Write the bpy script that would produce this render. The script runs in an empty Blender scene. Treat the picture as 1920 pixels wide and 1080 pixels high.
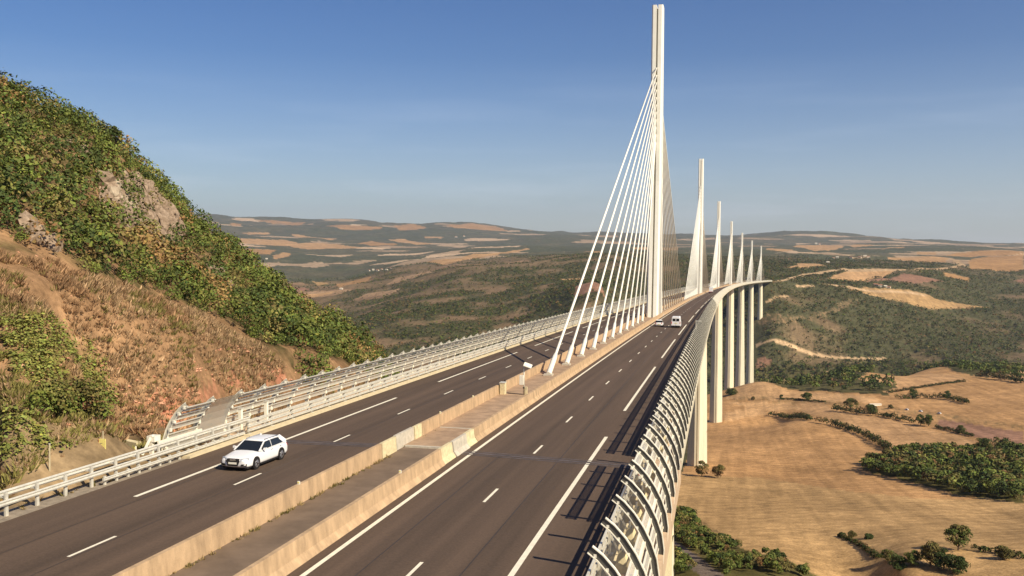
import bpy, math, random, json
import numpy as np
from mathutils import Vector, Matrix
C=bpy.context.scene; COL=C.collection
# =============== camera, sky, sun, exposure ===============
CAMP=(19.6743,-261.6917,19.4874)
cd=bpy.data.cameras.new("camera"); cam=bpy.data.objects.new("camera",cd); COL.objects.link(cam)
cd.sensor_width=36; cd.lens=1712.988/1920*36; cd.clip_start=0.5; cd.clip_end=80000
_F=Vector((-0.22839977,0.97253706,-0.04477962)); _R=Vector((0.97344676,0.22885393,0.00522362)); _U=Vector((-0.01532816,0.04239751,0.99898323))
M=Matrix((( _R.x,_U.x,-_F.x,CAMP[0]),(_R.y,_U.y,-_F.y,CAMP[1]),(_R.z,_U.z,-_F.z,CAMP[2]),(0,0,0,1)))
cam.matrix_world=M; C.camera=cam
SV=Vector((1.09,-0.55,1.0)).normalized(); SUN_EL=math.asin(SV.z)   # towards the sun
sl=bpy.data.lights.new("sun",'SUN'); so=bpy.data.objects.new("sun",sl); COL.objects.link(so)
sl.energy=5.0; sl.angle=math.radians(0.5); sl.color=(1.0,0.88,0.68)
so.rotation_euler=SV.to_track_quat('Z','Y').to_euler(); so.location=(60,-60,200)
W=bpy.data.worlds.new("World"); C.world=W; W.use_nodes=True; nt=W.node_tree; nt.nodes.clear()
wo=nt.nodes.new('ShaderNodeOutputWorld'); bg=nt.nodes.new('ShaderNodeBackground'); bg.inputs[1].default_value=0.07
sk=nt.nodes.new('ShaderNodeTexSky'); sk.sky_type='NISHITA'; sk.sun_disc=False; sk.sun_elevation=SUN_EL
sk.sun_rotation=math.atan2(SV.x,SV.y); sk.air_density=1.0; sk.dust_density=.9; sk.ozone_density=3.0; sk.altitude=600
# thin high cirrus: broad faint veils low in the sky
tc=nt.nodes.new('ShaderNodeTexCoord'); mp=nt.nodes.new('ShaderNodeMapping'); mp.inputs['Scale'].default_value=(2.2,2.2,22)
no=nt.nodes.new('ShaderNodeTexNoise'); no.inputs['Scale'].default_value=1.6; no.inputs['Detail'].default_value=7; no.inputs['Roughness'].default_value=.55
cr=nt.nodes.new('ShaderNodeMapRange'); cr.inputs[1].default_value=.5; cr.inputs[2].default_value=.8; cr.inputs[3].default_value=.16; cr.inputs[4].default_value=.42
sx=nt.nodes.new('ShaderNodeSeparateXYZ'); el=nt.nodes.new('ShaderNodeMapRange'); el.inputs[1].default_value=.20; el.inputs[2].default_value=.01; el.inputs[3].default_value=0; el.inputs[4].default_value=1
ml=nt.nodes.new('ShaderNodeMath'); ml.operation='MULTIPLY'; mx=nt.nodes.new('ShaderNodeMix'); mx.data_type='RGBA'
hs=nt.nodes.new('ShaderNodeHueSaturation'); hs.inputs['Saturation'].default_value=1.32; hs.inputs['Hue'].default_value=.512
L=nt.links.new
L(tc.outputs['Generated'],mp.inputs[0]); L(mp.outputs[0],no.inputs['Vector']); L(no.outputs['Fac'],cr.inputs[0]); L(tc.outputs['Generated'],sx.inputs[0]); L(sx.outputs['Z'],el.inputs[0])
L(cr.outputs[0],ml.inputs[0]); L(el.outputs[0],ml.inputs[1]); L(sk.outputs[0],hs.inputs['Color']); L(hs.outputs[0],mx.inputs['A']); L(ml.outputs[0],mx.inputs['Factor'])
mx.inputs['B'].default_value=(11,11.9,13.4,1); L(mx.outputs['Result'],bg.inputs[0]); L(bg.outputs[0],wo.inputs[0])
C.view_settings.view_transform='Standard'; C.view_settings.look='None'; C.view_settings.exposure=0.45; C.view_settings.gamma=1; C.view_settings.use_curve_mapping=False
C.cycles.max_bounces=6; C.cycles.transparent_max_bounces=24
rng=np.random.default_rng(7); random.seed(5)
# =============== terrain function ===============
# ---- camera / road frame (metres; z = 0 is the deck at the first pylon) ----
CAM=np.array([19.6743,-261.6917,19.4874]); YAW,PIT,ROL=[math.radians(a) for a in (-13.216375,-2.566542,0.299593)]
FPX=1712.988; SLOPE=-0.03; KCURV=4.8e-05
def sky_dir(az,el): return az,el
def road(s,u,z=0.0):
    x=0.5*KCURV*s*s; h=KCURV*s
    return (x+u*math.cos(h), s-u*math.sin(h), SLOPE*s+z)
# terrain survey: (bearing deg from +y, distance m, height m)
def _b(px): return math.degrees(math.atan((px-960)/FPX))-13.2
def _P(px,py,D):   # surveyed along a bearing
    b=_b(px)-(0.3*(py-540)/FPX)
    hy=463.2+ (px-960)*0.0052
    c=math.cos(math.radians(b+13.2))
    return (b,D,19.49-(py-hy)/FPX*D*c)
def _W(x,y,z):
    return (math.degrees(math.atan2(x-CAM[0],y-CAM[1])),math.hypot(x-CAM[0],y-CAM[1]),z)
SURV=[_P(*a) for a in [
 # near left slope
 (-250,700,60),(-250,480,75),(-250,300,95),(-250,70,130),(-250,75,180),
 (0,820,56),(0,700,62),(0,480,86),(0,300,110),(0,182,140),(0,205,175),(0,260,300),(0,420,600),
 (100,800,58),(100,600,72),(100,420,100),(100,300,128),(100,222,150),(100,245,190),(100,380,380),
 (200,800,61),(200,600,84),(200,450,110),(200,340,138),(200,272,165),(200,300,205),(200,420,330),
 (290,700,76),(290,560,100),(290,450,135),(290,355,175),(290,385,215),(290,520,330),
 (375,760,80),(375,660,92),(375,540,125),(375,436,190),(375,474,230),(375,620,330),
 (460,735,92),(460,650,108),(460,560,145),(460,500,195),(460,550,235),(460,700,330),
 (560,690,108),(560,620,145),(560,587,190),(560,650,230),(560,800,330),
 (640,700,120),(640,650,165),(640,629,200),(640,710,240),(640,850,330),
 (710,740,140),(710,676,212),(710,765,255),(710,900,340),(780,820,200),(780,900,300),
 # valley behind the spur
 (0,520,1400),(375,700,1100),(560,790,1100),(710,800,1250),(850,800,1250),(1000,800,1300),
 # far bank, left and centre
 (760,665,1800),(860,640,1850),(760,600,2150),(900,560,2500),(860,520,3000),(1000,500,3200),(1000,560,2300),(1000,620,1950),(1150,600,2000),(1150,540,2400),(1150,490,3100),
 (640,600,2600),(600,560,3200),(560,540,3800),(640,520,4500),(500,500,5200),(620,490,5600),(760,495,4600),(760,480,6500),
 (450,470,6500),(600,455,8500),(450,440,9500),(760,452,9000),(900,470,5500),(1000,478,4800),(900,455,9000),(1050,462,8000),
 (1250,480,4000),(1250,465,7000),(1350,480,4200),(1420,505,3100),
 # right fields
 (1270,1075,272),(1500,1080,274),(1700,1080,274),(1900,1080,272),(2150,1080,270),
 (1500,960,420),(1900,985,400),(1700,885,590),(1900,890,575),(2150,890,560),(1500,790,860),(1700,800,830),(1900,790,850),(2150,800,820),
 (1450,722,1170),(1600,735,1090),(1750,735,1100),(1900,735,1090),(1450,722,1300),
 (1560,712,1250),(1700,706,1400),(1900,694,1500),(2150,700,1450),(1600,712,1450),(1750,702,1600),(1900,694,1650),
 (1450,860,1650),(1600,850,1750),(1800,830,1850),(2100,830,1850),
 (1450,720,2050),(1600,710,2100),(1800,700,2150),(2000,690,2200),
 (1450,650,2150),(1600,650,2300),(1800,650,2400),(1900,640,2600),(1480,600,2300),(1600,600,2450),(1750,590,2750),(1900,590,3000),
 (1480,560,2450),(1600,555,2650),(1600,535,2850),(1700,545,2950),(1850,560,3300),
 (1500,527,2700),(1600,515,3100),(1750,510,3500),(1900,520,3900),(1700,490,4600),(1850,485,5200),(1600,470,6500),(1800,468,7500),(1500,462,9000),(1700,463,9500),(1900,468,9500),(2150,470,9000)]]
SKYL=[(-200,395),(100,395),(375,403),(450,408),(520,410),(610,414),(690,416),(730,424),(790,421),(830,421),(860,417),(900,419),(940,425),(1000,432),(1030,433),(1045,431),(1080,437),(1110,434),(1160,437),(1290,440),(1400,440),(1440,435),(1480,433),(1520,436),(1600,442),(1700,449),(1800,454),(1920,459),(2200,462)]
SURV+=[_P(x,y,15000) for x,y in SKYL]+[_P(x,y+4,13500) for x,y in SKYL[::2]]+[_P(x,y+22,20000) for x,y in SKYL[::3]]+[_P(x,y+40,30000) for x,y in SKYL[::5]]
SURV+=[_W(*a) for a in [
 (-17,-330,9),(-17,-262,7.5),(-17,-235,6.6),(-18,-222,6.2),(-18,-212,5.8),(0,-330,9),(0,-262,7.3),(0,-235,6.5),(0,-212,5.7),(17,-330,9),(30,-250,-12),(26,-215,-30),(24,-235,-16),
 (-14,-190,1),(0,-190,-4),(19,-190,-22),(0,-170,-8),(0,-150,-18),(-20,-150,-12),(20,-150,-34),(0,-100,-38),(-30,-100,-28),(25,-100,-48),(0,-50,-61),(-40,-50,-38),
 (0,0,-77.6),(60,0,-80),(60,-60,-74),(60,-120,-60),(60,-200,-45),(60,-300,-30),(150,-260,-70),(150,-100,-80),(-40,0,-55),(-60,60,-75),(0,170,-101),(2.8,342,-122.2),(-60,342,-128),(60,342,-122.5),(11,684,-157),(70,684,-155),(-80,684,-170),(25,1026,-175),(90,1026,-170),(-80,1026,-200),
 (45,1368,-262),(70,1710,-296),(101,2052,-156),(122,2256,-69),(140,2400,-69),(-60,1368,-280),(-60,1710,-280),(-100,2100,-190),(0,2200,-150),(-300,600,-230),(-300,1200,-290),(0,2400,-80),(-200,1700,-240),
 (0,-500,12),(-200,-600,60),(200,-600,-20),(400,-200,-90),(-150,-262,70),(-60,-262,28),(-30,-250,10),(-90,-180,50),(-150,-120,62),(-400,-200,90)]]
_S=np.array(SURV)
_XY=np.stack([_S[:,0]/9.0,np.log(_S[:,1])*2.2],1); _Z=_S[:,2]/_S[:,1]**0.5
def _ker(A,B):
    return np.sqrt(((A[:,None,:]-B[None,:,:])**2).sum(2)+0.01)
_K=_ker(_XY,_XY); _n=len(_XY)
_A=np.zeros((_n+3,_n+3)); _A[:_n,:_n]=_K-0.002*np.eye(_n); _A[:_n,_n]=1; _A[:_n,_n+1:]=_XY; _A[_n,:_n]=1; _A[_n+1:,:_n]=_XY.T
_COEF=np.linalg.solve(_A,np.concatenate([_Z,np.zeros(3)]))
def _hash(ix,iy,sd):
    v=np.sin(ix*127.1+iy*311.7+sd*74.7)*43758.5453; return v-np.floor(v)
def vnoise(x,y,sd=0):
    ix=np.floor(x);iy=np.floor(y);fx=x-ix;fy=y-iy;fx=fx*fx*(3-2*fx);fy=fy*fy*(3-2*fy)
    a=_hash(ix,iy,sd);b=_hash(ix+1,iy,sd);c=_hash(ix,iy+1,sd);d=_hash(ix+1,iy+1,sd)
    return (a*(1-fx)+b*fx)*(1-fy)+(c*(1-fx)+d*fx)*fy
def fbm(x,y,sd=0,o=4):
    r=0;a=.5;
    for i in range(o): r=r+a*vnoise(x,y,sd+i);a*=.5;x=x*2.03+1.7;y=y*2.03+9.2
    return r
def ground(x,y):
    x=np.atleast_1d(np.asarray(x,float));y=np.atleast_1d(np.asarray(y,float))
    dx=x-CAM[0];dy=y-CAM[1];D=np.maximum(np.hypot(dx,dy),4.0)
    b=np.degrees(np.arctan2(dx,dy)); q=np.stack([b/9.0,np.log(D)*2.2],1)
    out=np.empty(len(D))
    for i in range(0,len(D),20000):
        k=_ker(q[i:i+20000],_XY); out[i:i+20000]=k@_COEF[:_n]+_COEF[_n]+q[i:i+20000]@_COEF[_n+1:]
    z=out*D**0.5
    # relief: gullies and swells that grow with the size of the country
    w=np.clip((D-1500)/1500,0,1); far=np.clip((D-4000)/6000,0,1)
    z=z+w*(1-far)*(fbm(x/420,y/420,3)-.47)*60+far*(fbm(x/1500,y/1500,7)-.47)*150*np.clip((17000-D)/3500,.25,1)+far*(fbm(x/700,y/700,17)-.47)*np.clip((D-9000)/4000,0,1)*110
    near=np.clip((D-60)/60,0,1)*np.clip((450-D)/150,0,1)*(x<-20)
    z=z+near*(fbm(x/22,y/22,5)-.47)*2.0+np.clip((D-300)/200,0,1)*(1-w)*(fbm(x/160,y/160,9)-.47)*6*np.clip((x-40)/80,0,1)
    # graded bed of the motorway before the abutment
    s=y; u=x-0.5*KCURV*s*s
    k=np.clip((-200-s)/6,0,1)*np.clip((s+420)/60,0,1)*np.clip(np.where(u>0,(15.4-u)/.4,(19.0+u)/4),0,1)
    z=z*(1-k)+k*(SLOPE*s-0.12)
    # keep clear of the deck underside
    k=np.clip((s+206)/6,0,1)*np.clip((2250-s)/30,0,1)*np.clip((34-np.abs(u))/10,0,1)
    z=np.where(k>0,np.minimum(z,(1-k)*z+k*np.minimum(z,SLOPE*s-4.2-np.clip((s+204)*.25,0,6))),z)
    return z
BAKE='''{"poly":[["olive",[[-14,318],[2,285],[21,290],[39,299],[57,279],[71,251],[84,226],[99,210],[114,197],[134,198],[154,195],[163,176],[122,49],[102,-11],[96,-8],[89,-5],[81,-2],[74,-1],[66,6],[60,23],[50,20],[40,5],[30,-3],[21,-6],[12,-6],[3,4],[0,59],[-6,164]]],["tan2",[[64,718],[94,569],[112,525],[129,436],[127,388],[102,338],[66,327],[38,319],[11,302],[3,634],[20,649],[42,699]]],["tan3",[[124,684],[146,623],[167,583],[193,489],[197,448],[180,408],[157,396],[132,376],[137,435],[136,488],[115,583],[98,708],[100,778],[120,778]]],["tan",[[22,810],[63,793],[95,775],[100,730],[78,753],[42,718],[20,674],[19,737],[47,772]]],["tan",[[23,1760],[83,863],[145,817],[178,762],[172,720],[137,748],[101,790],[62,806],[22,840]]],["redsoil",[[201,592],[221,537],[238,487],[213,398],[205,432],[202,470],[192,552]]],["tan2",[[285,893],[309,848],[329,803],[254,542],[240,582],[225,631],[249,688],[249,762],[271,848]]],["tan3",[[178,905],[281,1100],[311,1010],[301,915],[233,845],[195,803],[187,833],[171,869]]],["scrub",[[-2,152],[7,135],[15,74],[27,43],[40,23],[50,19],[38,2],[27,-4],[17,-7],[6,-1],[3,55]]],["rough",[[3,61],[7,47],[12,36],[15,21],[15,8],[10,26],[3,52]]],["rough",[[9,123],[16,99],[21,68],[20,61],[15,73],[11,88]]],["path",[[1,69],[5,57],[13,26],[21,-6],[15,-7],[9,14],[3,38]]],["scrub",[[101,334],[126,371],[145,406],[158,402],[176,393],[181,341],[179,282],[148,176],[140,195],[130,212],[118,268]]],["scrub",[[202,422],[208,384],[179,282],[183,340]]],["rough",[[61,83],[66,72],[68,43],[72,13],[84,0],[76,0],[68,24],[63,56]]],["rough",[[82,56],[87,28],[94,20],[100,11],[104,24],[92,34]]],["rough",[[26,842],[81,813],[129,761],[169,703],[210,637],[230,573],[248,519],[243,504],[223,542],[200,586],[165,672],[118,754],[74,790],[26,820]]],["wood",[[15,1712],[44,1787],[84,879],[146,825],[188,788],[218,881],[178,905],[388,1862],[324,1065],[324,967],[357,898],[393,1024],[530,1860],[467,1899],[399,1929],[310,1893],[223,1856],[137,1829],[53,1837]]],["tan3",[[333,1001],[438,1180],[350,874],[334,918]]],["redsoil",[[415,2609],[589,2968],[700,2896],[556,2749]]],["tan",[[301,2534],[424,2994],[569,3013],[421,2624]]],["tan",[[702,3995],[854,4763],[1195,5085],[963,4108]]],["olive",[[344,2400],[406,2516],[600,2644],[614,2610],[790,2686],[575,2477],[523,2447],[447,2416]]],["tan2",[[1292,5022],[1727,5684],[1183,3784],[950,3644],[1041,4052]]],["tan",[[526,7269],[956,9678],[925,7420],[648,5827]]],["tan",[[987,7557],[1313,8715],[1155,7536],[980,7317]]],["tan",[[1071,6617],[1352,7320],[1240,6677],[1025,6255]]],["tan",[[1120,5612],[1209,5519],[1161,5248],[1067,5286]]],["redsoil",[[1050,3440],[1115,3544],[1086,3441]]],["tan2",[[761,3217],[856,3247],[838,3187],[747,3102]]],["bare",[[115,2059],[160,2035],[223,2085],[311,2248],[358,2325],[359,2302],[315,2216],[221,2061],[147,1980],[90,2024]]],["pale",[[87,1915],[202,1898],[275,1915],[377,1954],[375,1943],[273,1902],[198,1886],[87,1903]]],["redsoil",[[92,1857],[124,1844],[108,1826],[85,1829]]],["pale",[[201,1807],[240,1827],[236,1818],[204,1802]]],["pale",[[104,1793],[154,1792],[153,1785],[107,1787]]],["pale",[[203,2322],[254,2369],[254,2350],[202,2304]]],["pale",[[118,2124],[176,2192],[177,2180],[121,2115]]],["tan",[[270,3360],[369,3437],[349,3016],[251,2874]]],["pale",[[558,4030],[629,4046],[630,4011],[559,3989]]],["tan",[[210,2898],[261,3015],[231,2852]]],["pale",[[139,2287],[276,2730],[397,3005],[600,3082],[798,3466],[991,3965],[981,3871],[770,3304],[587,3009],[390,2943],[270,2609],[142,2264]]],["pale",[[963,3698],[965,3904],[1059,4559],[1085,4551],[1007,3983]]],["tan",[[297,6651],[474,6488],[351,5008],[234,5093]]],["tan2",[[1376,5648],[1829,6101],[1730,5696],[1311,5165],[1195,5189]]],["pale",[[273,2402],[359,2459],[512,2568],[599,2639],[588,2605],[507,2538],[354,2419]]],["tan",[[-4165,6881],[-3995,7560],[-3717,7258],[-3481,6705],[-3832,6410]]],["tan",[[-4819,9319],[-4106,8941],[-3750,8047],[-4605,8945]]],["tan",[[-3639,6982],[-3706,7668],[-2993,7017],[-3030,6623],[-3206,6449],[-3425,6558]]],["tan2",[[-3334,5546],[-3210,5898],[-2893,5205],[-3025,5088]]],["tan",[[-2831,5118],[-2990,5696],[-2686,5065],[-2632,4767]]],["tan",[[-3568,9119],[-3429,9272],[-2659,7925],[-2700,7533]]],["tan2",[[-3357,7746],[-3554,8599],[-2839,7476],[-3010,7250]]],["tan",[[-1395,3900],[-1259,4064],[-1254,4713],[-1277,5713],[-1233,5576],[-1113,4248],[-1168,3860],[-1208,3658]]],["redsoil",[[-1879,3376],[-1880,3457],[-1627,3163],[-1505,2804]]],["tan",[[-1481,2773],[-1365,2826],[-1361,2779],[-1396,2698]]],["olive",[[-1814,3551],[-1690,3482],[-1701,3399]]],["tan2",[[-1663,3490],[-1615,3518],[-1510,3530],[-1458,3378],[-1371,2875]]],["pale",[[-6197,9722],[-6505,10566],[-5919,9616],[-6026,9492]]],["tan2",[[-5871,9796],[-6131,10553],[-5612,9592],[-5702,9507]]],["tan2",[[-6866,12214],[-6716,12589],[-6059,12248],[-5416,10680],[-6511,12066]]],["tan2",[[-5034,10685],[-4657,10827],[-4294,10791],[-4140,10326],[-4566,10092]]],["tan2",[[-4434,11625],[-4302,12035],[-3926,11475],[-3666,10302],[-3883,10300]]],["tan2",[[-3734,11717],[-3842,13131],[-3693,14373],[-2953,12176],[-3115,11414],[-3531,11443]]],["redsoil",[[-327,1881],[-270,1833],[-238,1737],[-310,1746]]],["bare",[[-518,2248],[-469,2243],[-390,2006],[-466,2140]]],["bare",[[-1080,2832],[-1003,2851],[-903,2805],[-902,2777],[-1000,2795],[-1024,2729]]],["bare",[[-1318,3357],[-1216,3279],[-1135,3001]]],["tan",[[-3297,9532],[-3071,9523],[-3037,9338],[-3242,9368]]],["tan",[[-5180,8880],[-5156,9405],[-5055,9267],[-4725,8205]]],["tan",[[-444,2337],[-372,2307],[-337,2232],[-430,2293]]],["tan",[[-657,6394],[-378,7416],[-257,5080],[-549,5459]]],["tan",[[-677,4232],[-723,5278],[-561,4000]]],["woodn",[[-54,-69],[-33,-139],[-32,-152],[-32,-160],[-33,-163],[-37,-165],[-39,-168],[-38,-177],[-38,-184],[-37,-192],[-38,-195],[-39,-198],[-39,-201],[-39,-204],[-40,-207],[-190,-255],[-190,120],[-40,120],[-20,-60]]],["greenpatch",[[-26,-211],[-26,-208],[-31,-198],[-30,-197],[-22,-210],[-21,-215],[-22,-216],[-25,-213]]],["greenpatch",[[-22,-219],[-19,-220],[-18,-219],[-16,-217],[-15,-213],[-15,-216],[-16,-220],[-17,-222],[-20,-221]]],["redstone",[[-20,-216],[-22,-210],[-28,-196],[-29,-191],[-30,-183],[-32,-173],[-32,-163],[-31,-162],[-31,-175],[-29,-185],[-27,-191],[-27,-197],[-18,-215]]],["rockb",[[-62,-155],[-71,-135],[-72,-128],[-66,-131],[-61,-138],[-55,-157],[-54,-165]]]],"hed":{"hA":[[65.3,726.1],[75.6,715.7],[87.3,661.4],[93.5,585.1]],"hB":[[97.1,569.4],[109.1,558.8],[118.6,531.9],[126.4,498.9],[130.4,457.1],[132.5,435.6],[131.7,414.2]],"hC":[[123.9,680.7],[141.6,634.5],[156.9,621.9]],"hD":[[158.2,619.1],[169.0,594.3],[177.0,576.0]],"hE":[[188.8,541.8],[195.7,512.8],[201.2,477.0]],"hF":[[80.3,803.1],[100.6,790.4],[124.1,756.1]],"hG":[[194.2,752.5],[215.8,755.0],[234.1,752.1],[243.6,727.2],[247.2,685.0]],"hH":[[194.7,803.3],[232.9,845.5],[257.5,864.2],[295.0,899.9]],"hI":[[320.1,950.1],[333.6,917.8],[346.8,863.3]],"hJ":[[60.2,78.4],[63.8,65.3],[65.5,46.5],[66.7,34.7]],"hK":[[90.8,28.4],[96.8,23.2],[100.9,13.2]],"hL":[[201.4,416.4],[205.6,396.4],[207.0,378.4]]},"trees":{"pier1":[7.2,286.4],"pier2":[16.5,282.8],"lone":[186.0,385.4],"big":[87.6,27.9],"b2":[75.9,7.6],"b3":[71.4,8.6],"b4":[78.8,5.3],"b5":[96.0,14.7],"h1":[108.1,787.4],"h2":[181.0,562.1],"h3":[185.5,553.5],"h4":[198.3,504.2],"h5":[140.9,686.2],"h6":[152.9,640.1],"h7":[212.5,766.7],"h8":[243.0,754.3],"h9":[175.9,674.8],"p4":[26.7,867.9],"w1":[197.1,1787.8],"b6":[68.0,26.7],"b7":[81.5,2.1],"s1":[110.8,350.2],"s2":[116.2,330.6],"e1":[64.3,77.2],"e2":[61.2,77.0],"e3":[69.0,69.6],"h10":[51.3,809.3],"h11":[81.9,804.2],"b8":[68.0,9.3]},"veh":[[187.6,659.8],[196.9,644.9],[208.5,624.2],[165.3,698.2]],"house":[[921.0,9730.3],[945.8,9598.9],[478.2,3987.7],[495.9,4007.2],[553.5,4003.7],[590.5,4015.5],[617.3,4049.7],[627.6,4027.6],[277.7,3777.3],[405.2,3510.1],[442.9,2567.8],[453.8,2562.1],[469.2,2567.5],[478.2,2569.0],[-1690.9,3947.6],[-1672.0,3956.3],[-1570.3,3755.7],[-1564.4,3795.0],[-1486.4,3654.6],[-1480.5,3693.4],[-2880.4,4866.2],[-2679.0,4760.5],[-2988.7,9743.2],[-2939.5,9899.9],[-1358.1,2860.9]]}'''
# =============== materials ===============
def mat(name,col,rough=.8,metal=0,var=0.0,vscale=1.0,bump=0.0,bscale=30,col2=None,spec=.3,attr=False,stretch=None,streak=0):
    m=bpy.data.materials.new(name); m.use_nodes=True; t=m.node_tree; b=t.nodes['Principled BSDF']
    b.inputs['Roughness'].default_value=rough; b.inputs['Metallic'].default_value=metal; b.inputs['Specular IOR Level'].default_value=spec
    k=t.links.new; src=None
    if attr:
        a=t.nodes.new('ShaderNodeAttribute'); a.attribute_name='Col'; src=a.outputs['Color']
    co=t.nodes.new('ShaderNodeNewGeometry')
    vec=co.outputs['Position']
    if stretch:
        mm=t.nodes.new('ShaderNodeMapping'); mm.inputs['Scale'].default_value=stretch; k(vec,mm.inputs[0]); vec=mm.outputs[0]
    if var or col2:
        n=t.nodes.new('ShaderNodeTexNoise'); n.inputs['Scale'].default_value=vscale; n.inputs['Detail'].default_value=6; n.inputs['Roughness'].default_value=.65; k(vec,n.inputs['Vector'])
        r=t.nodes.new('ShaderNodeMapRange'); r.inputs[1].default_value=.3; r.inputs[2].default_value=.7; k(n.outputs['Fac'],r.inputs[0])
        mxx=t.nodes.new('ShaderNodeMix'); mxx.data_type='RGBA'
        if attr:
            mxx.blend_type='MULTIPLY'; mxx.inputs['Factor'].default_value=1; k(src,mxx.inputs['A'])
            cc=t.nodes.new('ShaderNodeCombineColor'); r.inputs[3].default_value=1-var; r.inputs[4].default_value=1+var
            for i in range(3): k(r.outputs[0],cc.inputs[i])
            k(cc.outputs[0],mxx.inputs['B'])
        else:
            c2=col2 or tuple(min(1,c*(1+var)) for c in col); c1=col if col2 else tuple(c*(1-var) for c in col)
            mxx.inputs['A'].default_value=(*c1,1); mxx.inputs['B'].default_value=(*c2,1); k(r.outputs[0],mxx.inputs['Factor'])
        src=mxx.outputs['Result']
    if src: k(src,b.inputs['Base Color'])
    else: b.inputs['Base Color'].default_value=(*col,1)
    if bump:
        n2=t.nodes.new('ShaderNodeTexNoise'); n2.inputs['Scale'].default_value=bscale; n2.inputs['Detail'].default_value=5; k(co.outputs['Position'],n2.inputs['Vector'])
        bp=t.nodes.new('ShaderNodeBump'); bp.inputs['Strength'].default_value=bump; bp.inputs['Distance'].default_value=.05; k(n2.outputs['Fac'],bp.inputs['Height']); k(bp.outputs[0],b.inputs['Normal'])
    return m
MT={}
MT['white']=mat('white_painted_steel',(.80,.76,.63),.45,var=.10,vscale=1.5,spec=.4)
MT['webshade']=mat('web_painted_shade',(.09,.085,.075),.6)  # right rib webs: shadow of the flange put into the colour
MT['steel']=mat('galvanised_steel',(.62,.59,.50),.45,metal=.25,var=.15,vscale=3)
MT['pylon']=mat('pylon_paint',(.88,.85,.73),.5,var=.05,vscale=.4)
MT['concrete_pier']=mat('pier_concrete',(.70,.63,.46),.85,var=.13,vscale=.35,stretch=(1,1,.12))
MT['girder']=mat('deck_steel',(.62,.56,.42),.5,var=.08,vscale=.3)
MT['concrete']=mat('barrier_concrete',(.455,.315,.185),.9,var=.28,vscale=1.6,bump=.3,bscale=12,stretch=(1,1,.35))
MT['concrete_pale']=mat('pale_concrete',(.50,.45,.36),.9,var=.2,vscale=2.5,bump=.2,bscale=20)
MT['concrete_cream']=mat('cream_concrete',(.62,.53,.32),.9,var=.22,vscale=3,bump=.2,bscale=20)
MT['kerb']=mat('kerb_concrete',(.62,.52,.33),.9,var=.12,vscale=1.5)
MT['walk']=mat('walkway_surface',(.52,.38,.25),.9,var=.22,vscale=1.3)
MT['median']=mat('median_surface',(.36,.245,.155),.9,var=.28,vscale=.9,bump=.2,bscale=8)
MT['line']=mat('road_paint',(.80,.74,.58),.7,var=.10,vscale=3)
MT['dark']=mat('dark_rubber',(.02,.018,.018),.7)
MT['glass']=mat('dark_glass',(.015,.018,.02),.08,spec=.6)
MT['carwhite']=mat('white_car_paint',(.80,.79,.77),.25,spec=.5)
MT['chrome']=mat('chrome',(.7,.7,.72),.2,metal=1)
MT['alloy']=mat('alloy_rim',(.35,.35,.36),.35,metal=.7)
MT['lamp']=mat('headlamp_glass',(.35,.37,.40),.1,spec=.8)
MT['red']=mat('red_plastic',(.55,.03,.02),.4)
MT['yellow']=mat('yellow_sign_paint',(.78,.68,.22),.5,var=.1,vscale=8)
MT['wood']=mat('weathered_post_wood',(.45,.38,.24),.8,var=.2,vscale=5)
MT['bark']=mat('bark',(.10,.07,.045),.9,var=.3,vscale=4)
MT['leaf']=mat('foliage',(1,1,1),.75,attr=True,var=.15,vscale=.8,spec=.15)
MT['rock']=mat('limestone',(.12,.08,.052),.95,col2=(.38,.285,.20),vscale=1.7,bump=1.0,bscale=2.5)
MT['rockdark']=mat('weathered_limestone',(.20,.15,.10),.95,col2=(.50,.41,.30),vscale=.8,bump=.6,bscale=3)
MT['stone']=mat('rubble_stone',(.44,.19,.11),.9,col2=(.66,.38,.24),vscale=1.2)
MT['roof']=mat('roof_tile',(.35,.17,.10),.9,var=.2,vscale=.5)
MT['render']=mat('pale_render',(.62,.55,.43),.9,var=.1,vscale=.3)
MT['joint']=mat('steel_joint',(.045,.038,.036),.7,col2=(.15,.12,.11),vscale=1.6)
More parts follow.
